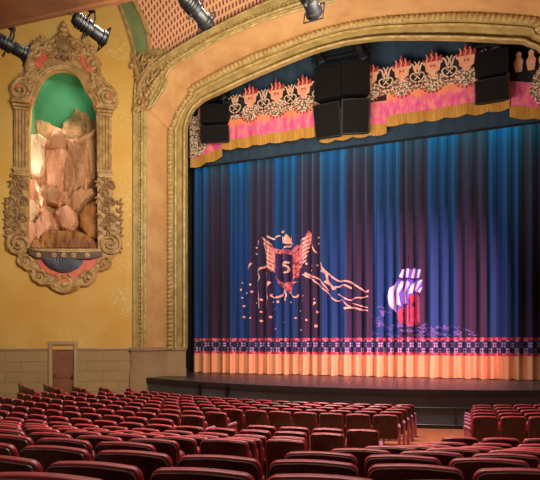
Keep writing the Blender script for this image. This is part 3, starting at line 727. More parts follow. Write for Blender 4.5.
for u in urns:
    R = .43
    lc = piece('lace_medallion', M['v_lace'], va, lambda mb: vpoly(mb, [(u+R*cos(t), 12.97+R*.95*sin(t)*(1 if sin(t) < 0 else .75)) for t in [2*pi*i/28 for i in range(28)]], .1))
    def urn(mb):
        vpoly(mb, [(u-.09, 13.12), (u+.09, 13.12), (u+.1, 13.24), (u+.26, 13.34), (u+.29, 13.58), (u+.37, 13.62), (u+.37, 13.7), (u-.37, 13.7), (u-.37, 13.62), (u-.29, 13.58), (u-.26, 13.34), (u-.1, 13.24)], .12)
    piece('urn_applique', M['v_pot'], lc, urn)
    def mk_(mb): vstroke(mb, [(u-.08, 13.46), (u-.08, 13.58)], .035, .145); vstroke(mb, [(u+.08, 13.46), (u+.08, 13.58)], .035, .145); vstroke(mb, [(u-.08, 13.52), (u+.08, 13.52)], .03, .145)
    piece('urn_emblem', M['v_flame'], lc, mk_)
    piece('flame_applique', M['v_flame'], lc, lambda mb: vpoly(mb, [(u-.34, 13.68), (u-.4, 13.86), (u-.28, 13.79), (u-.24, 14.0), (u-.14, 13.86), (u-.04, 14.2), (u+.06, 13.9), (u+.14, 14.08), (u+.2, 13.84), (u+.33, 13.94), (u+.36, 13.68)], .1))
    for k in (-.24, -.06, .12): piece('flame_highlight', M['v_pot'], lc, lambda mb: vstroke(mb, [(u+k, 13.72), (u+k+.04, 13.86), (u+k-.01, 14.0)], .05, .13))
    for i in range(11):
        t = pi*.95+pi*1.1*(i+.5)/11
        piece('edging_dot', M['v_flame'], lc, lambda mb: vpoly(mb, [(u+(R+.06)*cos(t)+.045*cos(j*pi/3), 12.97+(R+.06)*.95*sin(t)+.045*sin(j*pi/3)) for j in range(6)], .1))
bet = [(a+b)/2 for a, b in zip(urns, urns[1:])]+[-5.3, 5.2]
for i, x in enumerate(bet):
    def scr(mb):
        for s in (-1, 1):
            vstroke(mb, [(x+s*.03, 13.0), (x+s*.2, 13.1), (x+s*.27, 13.28), (x+s*.14, 13.38), (x+s*.08, 13.26)], .06, .1)
            vstroke(mb, [(x+s*.02, 13.34), (x+s*.1, 13.5), (x+s*.16, 13.7), (x+s*.27, 13.76), (x+s*.3, 13.66)], .075, .1)
            vstroke(mb, [(x+s*.06, 13.46), (x+s*.02, 13.66), (x+s*.1, 13.82)], .06, .1)
            vstroke(mb, [(x+s*.04, 12.92), (x+s*.12, 12.86), (x+s*.22, 12.9)], .06, .1)
            vstroke(mb, [(x+s*.1, 13.12), (x+s*.02, 13.2), (x+s*.03, 13.28)], .045, .1)
    sp_ = piece('scroll_embroidery', M['v_cream'], va, scr)
    if i % 2: piece('scroll_boss', M['v_pot'], sp_, lambda mb: vpoly(mb, [(x+.1*cos(j*pi/4), 13.6+.1*sin(j*pi/4)) for j in range(8)], .12))
    piece('lace_bar', M['v_lace'], sp_, lambda mb: vpoly(mb, [(x-.26, 12.72), (x+.26, 12.72), (x+.22, 12.9), (x-.22, 12.9)], .09))

# ---------------------------------------------------------------- niche with painted scenery
cen = sum((Vector(p) for p in opening), Vector((0, 0)))/len(opening)
big = [tuple(cen+(Vector(p)-cen)*1.02) for p in opening]
mb = MB(TW); D = -1.5
nb = len(opening)
for k_, (dz_, sc_) in enumerate(((-.28, 1.02), (-.7, 1.03), (-1.15, 1.02), (-1.45, .94), (-1.62, .8), (-1.7, .55), (-1.72, .2))):
    ring = [(cen.x+(p[0]-cen.x)*sc_/1.0, cen.y+(p[1]-cen.y)*sc_, dz_) for p in opening]
    mb.add(ring, [] if k_ == 0 else [(nb*(k_-1)+i, nb*(k_-1)+(i+1) % nb, nb*k_+(i+1) % nb, nb*k_+i) for i in range(nb)] if False else [])
mb.f = [(nb*k+i, nb*k+(i+1) % nb, nb*(k+1)+(i+1) % nb, nb*(k+1)+i) for k in range(6) for i in range(nb)]+[tuple(range(6*nb, 7*nb))]
mb.build('wall_niche', M['sky_green'], kind='structure', fix=False, smooth=170)
di = thing('cliff_diorama', 'painted plaster cliffs and mountains set inside the ornate wall niche', 'diorama', OW+DR*W(63, 249)[0]-NW*.7+Vector((0, 0, W(63, 249)[1])))
import mathutils.noise as mn
def rockpoly(px_poly, z0, z1, seed, amp=.12, mb=None, ridge=None, cut=5):
    """faceted slab: traced outline at its own distance, domed and broken up with noise"""
    pts = [W(p[0], p[1], (z0+z1)/2) for p in px_poly]
    bm = bmesh.new(); f = bm.faces.new([bm.verts.new((p[0], p[1], 0)) for p in pts])
    bmesh.ops.triangulate(bm, faces=bm.faces[:])
    for _ in range(cut): bmesh.ops.subdivide_edges(bm, edges=[e for e in bm.edges if e.calc_length() > .13], cuts=1); bmesh.ops.triangulate(bm, faces=bm.faces[:])
    bnd = set(v for e in bm.edges if e.is_boundary for v in e.verts)
    c = sum((Vector(p) for p in pts), Vector((0, 0)))/len(pts); rmax = max((Vector(p)-c).length for p in pts)
    for v in bm.verts:
        n1 = mn.noise(Vector((v.co.x*2.6+seed, v.co.y*.8, seed*2.3))); n2 = mn.noise(Vector((v.co.x*6+seed, v.co.y*2.2, seed)))
        edge = 0 if v in bnd else 1
        dome = max(0, 1-((v.co.xy-c).length/rmax)**2)
        v.co.z = z0+(z1-z0)*(edge*(.35+.65*dome))+amp*(abs(n1)*2.6-.5+.9*abs(n2))*(edge*.85+.15)
    r = bmesh.ops.extrude_edge_only(bm, edges=[e for e in bm.edges if e.is_boundary])
    for v in [g for g in r['geom'] if isinstance(g, bmesh.types.BMVert)]: v.co.z = min(v.co.z, z0)-.35
    bm.verts.index_update(); m = mb or MB(TW)
    m.add([tuple(v.co) for v in bm.verts], [tuple(v.index for v in f.verts) for f in bm.faces]); bm.free()
    return m
def rock(name, m, poly, z0, z1, seed, amp=.12, sm=25): return rockpoly(poly, z0, z1, seed, amp).build(name, m, di, smooth=sm)
rock('cliff_backdrop', M['cliff_tan'], [(27, 250), (27, 136), (40, 137), (60, 139), (80, 138), (99, 130), (99, 250)], -1.25, -1.0, 30, .2)
rock('mountain', M['mountain'], [(55, 145), (58, 133), (62, 127), (66, 120), (69, 118), (73, 112), (77, 106.5), (80, 110), (83, 113), (85, 113.5), (89, 118), (93, 118.5), (99, 124), (100, 145)], -1.35, -1.1, 1, .14)
rock('mountain', M['mountain'], [(24, 142), (24, 121), (31, 119), (35, 120), (39, 118.5), (44, 121.5), (48, 122), (52, 125), (58, 127), (63, 131), (64, 144)], -1.3, -1.15, 2, .1)
rock('cliff', M['cliff_pink'], [(46, 140), (60, 136), (70, 138), (82, 142), (88, 150), (90, 180), (88, 205), (76, 214), (60, 210), (46, 195), (44, 165)], -1.1, -.75, 3, .2)
rock('cliff', M['cliff_tan'], [(66, 142), (76, 138), (86, 134), (96, 127), (99, 135), (99, 178), (90, 186), (80, 190), (72, 204), (66, 206), (64, 180)], -.95, -.55, 4, .2)
rock('cream_slab', M['cliff_cream'], [(22, 178), (22, 134), (38, 133), (45, 137), (44, 148), (45, 164), (42, 175)], -.8, -.5, 5, .08)
rock('boulder', M['cliff_tan'], [(44, 146), (47, 138), (53, 128), (60, 127), (65, 134), (70, 140), (66, 150), (54, 149)], -.75, -.45, 6, .08)
rock('boulder', M['cliff_tan'], [(67, 141), (78, 140), (90, 132), (97, 125), (99, 131), (90, 140), (78, 146), (69, 146)], -.6, -.45, 7, .05)
rock('cliff', M['cliff_pink'], [(22, 212), (22, 176), (36, 180), (42, 190), (47, 200), (44, 210), (38, 218)], -.6, -.35, 8, .15)
rock('boulder', M['cliff_tan'], [(38, 190), (42, 184), (50, 185), (56, 183), (60, 192), (57, 200), (60, 206), (50, 204), (42, 200)], -.55, -.25, 9, .1)
rock('boulder', M['cliff_tan'], [(62, 204), (70, 195), (80, 189), (93, 188), (96, 194), (88, 200), (80, 210), (70, 216)], -.6, -.3, 10, .12)
rock('boulder', M['cliff_pink'], [(54, 214), (58, 206), (68, 205), (76, 212), (78, 222), (72, 232), (60, 228)], -.5, -.2, 11, .12)
rock('cliff', M['cliff_pink'], [(22, 249), (22, 214), (34, 222), (44, 206), (50, 212), (53, 226), (46, 236), (36, 249)], -.4, -.15, 12, .14)
rock('cliff', M['boulder'], [(78, 214), (86, 204), (99, 198), (99, 240), (88, 238), (80, 228)], -.7, -.45, 13, .14)
rock('cream_slab', M['cliff_cream'], [(22, 196), (34, 200), (40, 208), (36, 214), (30, 222), (22, 218)], -.35, -.22, 16, .06)
rock('foreground_rocks', M['boulder'], [(29, 250), (34, 240), (42, 233), (52, 228), (60, 230), (70, 229), (80, 231), (90, 236), (97, 243), (98, 250)], -.3, -.08, 14, .12)
for q in range(5):
    x = 36+q*12; rock('foreground_rocks', M['boulder'], [(x-7, 250), (x-3, 240), (x, 235+q % 2*3), (x+4, 240), (x+8, 250)], -.2, .02, 20+q, .07)

# ---------------------------------------------------------------- ornate niche frame
fm = thing('niche_frame', 'tall carved tan plaster frame with coral inlays round the wall niche', 'frame', OW+DR*W(63, 290)[0]+Vector((0, 0, W(63, 293)[1])))
outl = [(64, 25), (60, 32), (56, 37), (50, 43), (46, 50), (39, 49), (33, 56), (28, 63), (26, 72), (20, 75), (13, 84), (10.5, 93), (12, 101), (15, 106), (15.5, 170), (12, 185), (10, 205), (7, 220), (6, 238), (9, 248), (17, 256), (20, 264), (28, 268), (31, 278), (40, 284), (49, 287), (55, 292), (64, 294),
        (73, 293), (80, 287), (88, 284), (96, 281), (99, 273), (107, 268), (111, 259), (118, 255), (122, 245), (120, 230), (115, 212), (113, 192), (112, 172), (112, 112), (117, 108), (119, 102), (115, 95), (112, 88), (106, 82), (102, 75), (100, 65), (95, 58), (88, 53), (82, 47), (76, 42), (71, 36), (67, 30)]
mb = MB(TW); mb.prism([W(*p) for p in outl], -.02, .1, [[tuple(cen+(Vector(p)-cen)*1.0) for p in opening]]); mb.build('backing_plate', M['orn'], fm)
for poly in ([(34, 66), (36, 56), (44, 54), (48, 60), (42, 68), (36, 72)], [(80, 56), (90, 62), (96, 68), (93, 76), (88, 74), (82, 66)], [(12, 88), (16, 82), (20, 84), (19, 92)], [(109, 92), (115, 98), (116, 104), (111, 101)], [(14, 98), (19, 100), (18, 104), (14, 103)], [(28, 100), (32, 98), (33, 104), (29, 106)], [(94, 106), (99, 104), (99, 111), (95, 112)],
             [(34, 254), (100, 256), (97, 264), (88, 272), (76, 277), (74, 282), (57, 281), (55, 277), (42, 270)]):
    mb = MB(TW); mb.prism([W(*p) for p in poly], .08, .16); mb.build('coral_inlay', M['coral'], fm)
# inner arch moulding, scalloped
mb = MB(TW); pts = [W(*p) for p in opening_px[2:15]]
am = []
for i in range(len(pts)-1):
    for k in range(6):
        t = k/6; p0, p1, p2, p3 = pts[max(i-1, 0)], pts[i], pts[i+1], pts[min(i+2, len(pts)-1)]
        am.append(tuple(.5*((2*p1[j])+(-p0[j]+p2[j])*t+(2*p0[j]-5*p1[j]+4*p2[j]-p3[j])*t*t+(-p0[j]+3*p1[j]-3*p2[j]+p3[j])*t**3) for j in (0, 1)))
for sc, r, z in ((1.0, .05, .1), (1.045, .09, .12), (1.1, .05, .12)):
    mb.tube([((p[0]-cen.x)*(1+(sc-1)*2.2)+cen.x, (p[1]-cen.y)*sc+cen.y, z) for p in am], r, 8)
for i, p in enumerate(am[::2]): mb.ell((p[0], p[1], .08), (.09, .09, .07), 8, 5)
mb.build('arch_moulding', M['orn'], fm)
# columns
for (xa, xb, yt, yb) in ((15, 29.3, 106, 172), (98.2, 112, 112, 174)):
    mb = MB(TW); t = W((xa+xb)/2, yt); b = W((xa+xb)/2, yb); L_ = W(xa, 140)[0]; R_ = W(xb, 140)[0]; w_ = R_-L_; m_ = (L_+R_)/2
    mb.box((m_, (t[1]+b[1])/2, .1), (w_*.98, t[1]-b[1], .14))
    for k in range(4):
        x = L_+w_*(.17+.22*k); mb.tube([(x, b[1]+.12, .19), (x, t[1]-.25, .19)], w_*.085, 8)
    mb.build('column', M['orn'], fm)
    mb = MB(TW)
    for z, ww, dp in ((t[1]-.2, 1.05, .16), (t[1]-.08, 1.15, .2), (t[1]+.05, 1.28, .26), (t[1]+.15, 1.1, .2)): mb.box((m_, z, .1+dp/2), (w_*ww, .09, dp))
    mb.build('column_capital', M['orn'], fm); mb = MB(TW)
    mb.box((m_, b[1]+.05, .16), (w_*1.1, .12, .2)); mb.box((m_, b[1]-.1, .14), (w_*1.0, .22, .16))
    mb.build('column_base', M['orn'], fm)
# lower carved panels
for k, (xa, xb) in enumerate(((12, 29), (98, 115))):
    mb = MB(TW); sg_ = 1 if k == 0 else -1
    for i in range(8):
        y = 178+i*8.2; px = (xa+xb)/2+(2.2 if i % 2 else -2.2)-(sg_*i*.35 if i > 3 else 0)
        a = W(px, y); volute(mb, a[0], a[1], .2, (0 if i % 2 else pi), 1.4, (1 if i % 2 else -1), .055, .13, 18)
        for dx in (-5, 5):
            a = W(px+dx, y+4); leafspray(mb, a[0], a[1], (pi/2 if i % 2 else -pi/2)+dx*.1, .3, 3, .045, .12)
    a = W(xa-3 if k == 0 else xb+3, 225)
    for i in range(5):
        a = W((9 if k == 0 else 119), 205+i*8); leafspray(mb, a[0], a[1], pi/2+(.4 if k == 0 else -.4), .32, 3, .05, .1)
    mb.build('carved_panel', M['orn_dark'], fm)
    mb = MB(TW); a = W(20 if k == 0 else 110, 244.5); volute(mb, a[0], a[1], .44, pi/2, 2, sg_, .09, .14); leafspray(mb, *W(10 if k == 0 else 119, 247), -pi/2+.3, .3, 3, .06, .12)
    mb.build('bottom_volute', M['orn'], fm)
# shoulder scrolls and crest
mb = MB(TW)
for (x, y, r, a0, sg_) in ((20, 92, .36, 0, 1), (107, 98, .34, pi, -1), (36, 54, .22, pi, -1), (93, 66, .26, 0, 1), (30, 62, .22, 0, 1), (84, 52, .2, pi, -1), (50, 49, .2, 0, 1), (78, 48, .18, pi, -1), (97, 80, .2, 0, -1), (33, 76, .2, pi, 1)):
    a = W(x, y); volute(mb, a[0], a[1], r, a0, 1.6, sg_, .08, .14)
for c in ([(16, 98), (13, 90), (18, 82), (27, 78), (31, 70)], [(113, 104), (116, 97), (110, 88), (102, 82), (97, 74)], [(28, 74), (29, 62), (36, 52), (44, 50), (50, 45), (57, 40)], [(98, 76), (98, 66), (92, 58), (84, 54), (78, 47), (70, 40)], [(24, 80), (33, 77), (38, 69)], [(103, 84), (96, 82), (91, 74)]):
    curl(mb, [W(*p) for p in c], .09, .06, .16)
for (x, y, an, l) in ((46, 45, 2.4, .4), (40, 48, 2.8, .4), (83, 44, .5, .4), (90, 52, .2, .4), (26, 88, .6, .5), (102, 94, 2.4, .5), (24, 98, -1, .4), (104, 104, -2, .4), (33, 84, 1, .4), (94, 90, 2, .4), (56, 58, 2.4, .5), (73, 58, .6, .5), (30, 70, 1.2, .4)):
    a = W(x, y); leafspray(mb, a[0], a[1], an, l, 4, .06, .16)
mb.build('shoulder_scroll', M['orn'], fm)
mb = MB(TW); a = W(64.5, 47)
mb.lathe((a[0], a[1], .1), (0, 0, 1), [(.36, 0), (.38, .05), (.3, .1), (.26, .08), (.16, .12), (.02, .18)], 24)
for i in range(12):
    t = i*pi/6; mb.ell((a[0]+.3*cos(t), a[1]+.3*sin(t), .18), .07, 7, 5)
for (x, y, r) in ((57, 40, .1), (72, 40, .1), (55, 52, .1), (75, 53, .1), (60, 37, .09), (69, 37, .09), (64, 60, .12), (58, 59, .1), (70, 60, .1)): b = W(x, y); mb.ell((b[0], b[1], .14), (r, r, .12), 8, 5)
mb.build('crest_rosette', M['orn_dark'], fm)
mb = MB(TW); a = W(64.5, 39); mb.lathe((a[0], a[1], .12), (0, 1, 0), [(.1, 0), (.2, .08), (.13, .2), (.22, .28), (.15, .36), (.1, .42), (.13, .48), (.03, .62), (.005, .68)], 12); mb.build('finial', M['orn'], fm)
# shelf, bowl and bottom scrolls
mb = MB(TW); l, r = W(31, 251), W(102, 254)
top_ = [W(29, 249.5), W(40, 252), W(64, 253.5), W(88, 253.5), W(102, 252.5)]; bot_ = [W(103, 257), W(92, 260), W(64, 260.5), W(40, 259.5), W(31, 256)]
mb.prism(top_+bot_, .05, .34); sh = mb.build('shelf', M['brown_shelf'], fm)
for px in (40, 55.5, 65, 74.5, 88):
    mb = MB(TW); a = W(px, 256.4); mb.lathe((a[0], a[1], .33), (0, 0, 1), [(.1, 0), (.1, .03), (.05, .03), (.04, .06), (.005, .07)], 12); mb.build('rosette', M['orn'], sh)
mb = MB(TW); a = W(64, 261); b = W(64, 274.5); hh = a[1]-b[1]; wd = (W(85, 262)[0]-W(43, 262)[0])/2
mb.lathe((a[0], b[1], .0), (0, 1, 0), [(.06, 0), (wd*.35, hh*.12), (wd*.66, hh*.38), (wd*.86, hh*.68), (wd*.98, hh)], 44, pi-.05, 2*pi+.05, ref=(1, 0, 0), flute=.045)
bmm = mb.build('bowl', M['blue_bowl'], fm, smooth=20)
bmm.data.transform(Matrix.Identity(4))
mb = MB(TW); a = W(64.5, 284.5)
mb.lathe((a[0], a[1], .1), (0, 0, 1), [(.34, 0), (.34, .08), (.26, .1), (.24, .05), (.14, .05), (.12, .12), (.02, .16)], 22); mb.build('medallion', M['orn'], fm)
mb = MB(TW)
for (x, y, r, a0, s_) in ((25, 262, .26, 0, 1), (39, 277, .26, 0, 1), (105, 264, .26, pi, -1), (89, 278, .26, pi, -1), (55, 286, .14, 0, 1), (75, 287, .14, pi, -1)):
    b = W(x, y); volute(mb, b[0], b[1], r, a0, 1.6, s_, .075, .14)
for c in ([(20, 255), (26, 268), (33, 270), (40, 283), (52, 284), (57, 290), (64, 292.5)], [(111, 258), (104, 269), (97, 271), (89, 284), (78, 285), (72, 290), (64, 292.5)]): curl(mb, [W(*p) for p in c], .09, .08, .14)
for (x, y) in ((58, 276), (64, 277), (70, 276)): b = W(x, y); mb.ell((b[0], b[1], .16), .09, 8, 5)
mb.build('bottom_scroll', M['orn'], fm)

# ---------------------------------------------------------------- stage lanterns under the beam
def lantern(P, d, label, L=.78, yoke_to=None):
    P = Vector(P); d = Vector(d).normalized(); t = thing('stage_lantern', label, 'spotlight', tuple(P), 0, 'stage lanterns along the beam')
    up = Vector((0, 0, 1)); sd = d.cross(up).normalized(); u = sd.cross(d)
    k_ = 1.05
    def LA(p): mb.lathe(P, d, [(r_*k_, h_) for r_, h_ in p], 18)
    mb = MB(); LA([(.02, -L*.55), (.12, -L*.53), (.15, -L*.45), (.15, -L*.15), (.17, -L*.12), (.17, -L*.02), (.13, 0), (.13, L*.2)])
    for k in range(4): mb.lathe(P+d*(-L*.42+k*.07), d, [(.15*k_, 0), (.175*k_, .01), (.175*k_, .03), (.15*k_, .04)], 18)
    bd_ = mb.build('body', M['black'], t)
    mb = MB(); LA([(.13, L*.02), (.145, L*.05), (.145, L*.3), (.175, L*.32), (.175, L*.45), (.155, L*.45), (.14, L*.44)]); mb.build('lens_tube', M['black'], t)
    mb = MB(); LA([(.145, L*.435), (.08, L*.47), (.01, L*.48)]); mb.build('lens', M['lens'], t)
    mb = MB(); q = [P+d*(L*.42)+u*a+sd*b for a, b in ((.21, .21), (-.21, .21), (-.21, -.21), (.21, -.21))]
    mb.tube(q+[q[0]], .018, 5); mb.build('gel_frame', M['black'], t)
    mb = MB(); top_p = P+up*.42
    mb.tube([P+sd*.2-d*.05, P+sd*.21+up*.15, P+sd*.19+up*.34, top_p+up*-.02, P-sd*.19+up*.34, P-sd*.21+up*.15, P-sd*.2-d*.05], .022, 6); mb.build('yoke', M['black'], t)
    mb = MB(); mb.tube([top_p, (top_p.x, top_p.y, yoke_to)], .025, 8); mb.box(top_p+up*.03, (.12, .12, .1)); mb.build('hanging_clamp', M['black'], t)
    mb = MB(); mb.tube([P-d*.1-u*.12, P-d*.12-u*.3], [.02, .03], 6); mb.ell(P-d*.12-u*.3, .035, 8, 5); mb.build('handle', M['black'], t)
    mb = MB(); mb.tube([P-d*.2+sd*.15, P-d*.22+sd*.27], .02, 6); mb.build('focus_knob', M['black'], t)
    mb = MB(); mb.box(P-d*.1+u*.155, (.1, .1, .02), Matrix((sd, d, u)).transposed()); mb.build('ballast_plate', M['label_white'], t)
    mb = MB(); mb.tube([P-d*L*.53, P-d*L*.62+up*.02, P-d*L*.6+up*.25, top_p+Vector((.05, 0, .2))], .012, 5); mb.build('cable', M['black'], t)
    return t
def beam_pt(px, py, Y):
    r = ray(px, py); k = Y/r.y; return Vector((r.x*k, Y, EYE+r.z*k))
tgt = Vector((-2.5, 22, 6.2))
for px, py, lb in ((12, 47, 'black stage lantern nearest the left edge, before the niche frame'), (91, 29.5, 'black stage lantern over the yellow wall right of the niche crest'), (196, 11, 'black stage lantern in front of the pierced lattice vault'), (309, -1, 'black stage lantern cut by the top edge, before the peach arch')):
    Y = 9.62 if px < 50 else 9.85
    if px > 150: Y = 10.1
    if px > 300: Y = 10.4
    P = beam_pt(px, py, Y); lantern(P, tgt-P, lb, .8, bz+.3)
mb = MB(); p0, p1 = Vector((-15, 9.3, bz+.3)), Vector((4, 10.7, bz+.3)); mb.tube([p0, p1], .03, 8)
for k in range(6):
    p = p0+(p1-p0)*(k+.5)/6; mb.tube([p, p+Vector((nv.x*.5, nv.y*.5, .1))], .02, 6)
tag(mb.build('lighting_pipe', M['black']), 'black pipe along the beam that carries the stage lanterns', 'pipe')

# ---------------------------------------------------------------- loudspeaker clusters
def cabinet(t, c, w, h, d, rz, tilt, nf=1):
    R = Matrix.Rotation(rz, 4, 'Z') @ Matrix.Rotation(tilt, 4, 'X'); T = Matrix.Translation(c) @ R
    mb = MB(T); k = .72
    v = [(-w/2, -d/2, -h/2), (w/2, -d/2, -h/2), (w*k/2, d/2, -h/2), (-w*k/2, d/2, -h/2)]; v += [(a, b, h/2) for a, b, _ in v]
    mb.add(v, [(3, 2, 1, 0), (4, 5, 6, 7), (0, 1, 5, 4), (1, 2, 6, 5), (2, 3, 7, 6), (3, 0, 4, 7)])
    b = mb.build('cabinet', M['speaker'], t, smooth=0)
    mb = MB(T); mb.box((0, -d/2-.01, 0), (w*.92, .03, h*.92)); g = mb.build('grille', M['grille'], t)
    mb = MB(T)
    for s in (-1, 1):
        mb.box((s*w*.47, -d/2-.02, 0), (.03, .04, h)); mb.box((0, -d/2-.02, s*h*.48), (w*.95, .04, .03))
    mb.build('grille_frame', M['black'], t)
def cluster(px0, px1, rows_, label, Y, rz, split=1):
    x0 = at_y(px0, 100, Y)[0]; x1 = at_y(px1, 100, Y)[0]; w = (x1-x0)/split; cxx = (x0+x1)/2
    zt = at_y((px0+px1)/2, rows_[0][0], Y)[1]; zb = at_y((px0+px1)/2, rows_[-1][1], Y)[1]
    t = thing('loudspeaker', label, 'loudspeaker', (cxx, Y, zb), 0, 'hanging loudspeaker clusters')
    for (a, b, tilt) in rows_:
        z1, z0 = at_y((px0+px1)/2, a, Y)[1], at_y((px0+px1)/2, b, Y)[1]
        for k in range(split):
            a_ = (k-(split-1)/2)
            cabinet(t, (cxx+a_*w*.98, Y+.24, (z0+z1)/2), w*1.02, (z1-z0)*.93, .45, rz+a_*.3, tilt)
    mb = MB()
    for s in (-.35, .35): mb.tube([(cxx+s*(x1-x0), Y+.05, zt-.1), (cxx+s*(x1-x0), Y+.05, zt+1.9)], .03, 6)
    mb.tube([(x0-.1, Y+.05, zt+.22), (x1+.15, Y+.05, zt+.22)], .06, 8); mb.tube([(x0-.1, Y+.05, zt+.42), (x1+.15, Y+.05, zt+.42)], .045, 8)
    for s in (-.3, .1, .4): mb.tube([(cxx+s*(x1-x0), Y+.05, zt+.22), (cxx+(s+.1)*(x1-x0), Y+.05, zt+.42)], .03, 6)
    mb.build('hanging_frame', M['black'], t)
    mb = MB(); zg = at_y(0, rows_[0][1], Y)[1]; zg = at_y((px0+px1)/2, rows_[0][1], Y)[1]; mb.box((cxx, Y+.3, zg), ((x1-x0)*.5, .1, .3)); mb.build('coupling_bar', M['black'], t)
cluster(200.5, 226.5, ((104, 122.5, .02), (124, 141, .3)), 'black loudspeaker stack hanging at the left haunch of the arch', 20.95, .25)
cluster(314, 368, ((61, 97, .02), (99, 134, .3)), 'big four-cabinet black loudspeaker cluster hanging at the middle of the valance', 20.95, .12, 2)
cluster(475.5, 509, ((49, 74.5, .02), (76, 100, .3)), 'black loudspeaker stack hanging toward the right end of the valance', 20.95, -.05)
def flood(px, py, label, Y=20.95):
    x, z = at_y(px, py, Y); t = thing('moving_light', label, 'stage light', (x, Y, z), 0, 'stage lights on the loudspeaker bars')
    mb = MB(); d = Vector((.3, .3, -.8)).normalized(); P = Vector((x, Y, z))
    mb.lathe(P, d, [(.05, -.32), (.19, -.28), (.22, -.1), (.2, .1), (.26, .2), (.26, .28), (.22, .28)], 16); mb.build('body', M['black'], t)
    mb = MB(); mb.lathe(P, d, [(.22, .26), (.12, .3), (.01, .31)], 14); mb.build('lens', M['lens'], t)
    mb = MB(); mb.tube([P+Vector((-.3, 0, -.05)), P+Vector((-.3, 0, .22)), P+Vector((0, 0, .34)), P+Vector((.3, 0, .22)), P+Vector((.3, 0, -.05))], .035, 6); mb.tube([P+Vector((0, 0, .34)), P+Vector((0, .1, .9))], .035, 6); mb.build('yoke', M['black'], t)
flood(222, 92, 'small black stage light above the left loudspeaker stack'); flood(319, 56, 'small black stage light left above the middle loudspeakers')
flood(361, 52, 'small black stage light right above the middle loudspeakers'); flood(495, 40, 'small black stage light above the right loudspeaker stack')

# ---------------------------------------------------------------- theatre seats
def rounded(w, z0, z1, r, n=6, bulge=.0, taper=.0):
    pts = [(-w/2+taper, z0), (w/2-taper, z0)]
    for i in range(n+1): a = pi/2*i/n; pts.append((w/2-r+r*cos(a), z1-r+r*sin(a)))
    for k in range(1, 6):
        t = k/6; pts.append((w/2-r-(w-2*r)*t, z1+bulge*sin(pi*t)))
    for i in range(n+1): a = pi/2+pi/2*i/n; pts.append((-w/2+r+r*cos(a), z1-r+r*sin(a)))
    return pts
def slab(poly, y0, y1, inset, T, cz, soft=0):
    """rounded slab of a traced outline with softened rims; poly in x,z, depth along y"""
    mb = MB(T); n = len(poly); mx = sum(p[0] for p in poly)/n; mz = sum(p[1] for p in poly)/n
    prof = [(inset, y0), (inset*.3, y0+inset*.3), (0, y0+inset), (0, y1-inset), (inset*.3, y1-inset*.3), (inset, y1)] if inset else [(0, y0), (0, y1)]
    hw = max(abs(p[0]) for p in poly); rows = []
    for (g, y) in prof:
        row = []
        for (x, z) in poly:
            dx, dz2 = x-mx, z-mz; sx = (abs(dx)-g)/abs(dx) if abs(dx) > 1e-6 else 1; hz2 = (max(p[1] for p in poly)-min(p[1] for p in poly))/2
            row.append((mx+dx*max(0, (hw-g)/hw), y, mz+dz2*max(0, (hz2-g)/hz2)))
        rows.append(row)
    vs = [p for r_ in rows for p in r_]
    fs = []
    for i in range(len(prof)-1):
        for k in range(n): fs.append((i*n+k, i*n+(k+1) % n, (i+1)*n+(k+1) % n, (i+1)*n+k))
    fs.append(tuple(range(n-1, -1, -1))); fs.append(tuple((len(prof)-1)*n+k for k in range(n)))
    mb.add(vs, fs); return mb
SW = .515
TB = Matrix.Translation((0, 0, .385)) @ Matrix.Rotation(radians(8), 4, 'X')
def seat_meshes():
    out = {}
    tmp = bpy.data.objects.new('tmp', None); WM['tmp'] = Matrix.Identity(4)
    def mk(mb, name, m, smooth=40):
        o = mb.build(name, m, None, smooth=smooth, loc=(0, 0, 0)); me = o.data; bpy.data.objects.remove(o); out[name] = me
    # the seat faces +y (the stage); the back panel is on the -y side
    mk(slab(rounded(SW-.018, -.02, .475, .056, bulge=.010), -.05, -.012, .010, TB, 0), 'back_panel', M['back'])
    mk(slab(rounded(SW, .0, .487, .058, bulge=.010), -.032, .012, .012, TB, 0), 'backrest', M['velvet'], 70)
    mb = MB(TB); P = rounded(SW-.016, .02, .477, .056, bulge=.010); P = P[1:]+[P[0]]
    mb.tube([(p[0], -.05, p[1]) for p in P], .0045, 5); mk(mb, 'metal_edging', M['rim'], 60)
    Tp = Matrix.Translation((0, .13, .36)) @ Matrix.Rotation(radians(8), 4, 'X')
    mk(slab(rounded(SW-.06, 0, .38, .06, bulge=.01), -.04, .07, .03, Tp, 0), 'seat_cushion', M['pan'], 70)
    mb = MB(); x = -.28
    mb.box((x, .06, .28), (.026, .16, .56)); mb.box((x, .1, .012), (.04, .3, .024)); mb.box((x, .12, .46), (.024, .28, .2)); mk(mb, 'standard', M['iron'])
    mb = MB(); mb.tube([(x, -.06, .575), (x, .1, .585), (x, .27, .585), (x, .32, .57)], [.016, .019, .019, .014], 8); mk(mb, 'armrest', M['arm'], 70)
    mb = MB(); 
    T_ = Matrix(((0, 0, 1, 0), (1, 0, 0, 0), (0, 1, 0, 0), (0, 0, 0, 1)))
    mb = MB(T_); mb.prism([(-.12, 0), (.26, 0), (.28, .1), (.2, .3), (.3, .45), (.3, .56), (-.06, .58), (-.12, .42), (-.08, .2)], -.02, .02); mk(mb, 'end_panel', M['endpanel'])
    mb = MB(); mb.tube([(0, -.08, .6), (0, .1, .605), (0, .28, .6), (0, .34, .57)], [.03, .036, .038, .028], 8); mk(mb, 'end_armrest', M['purple_arm'], 70)
    return out
SM = seat_meshes()
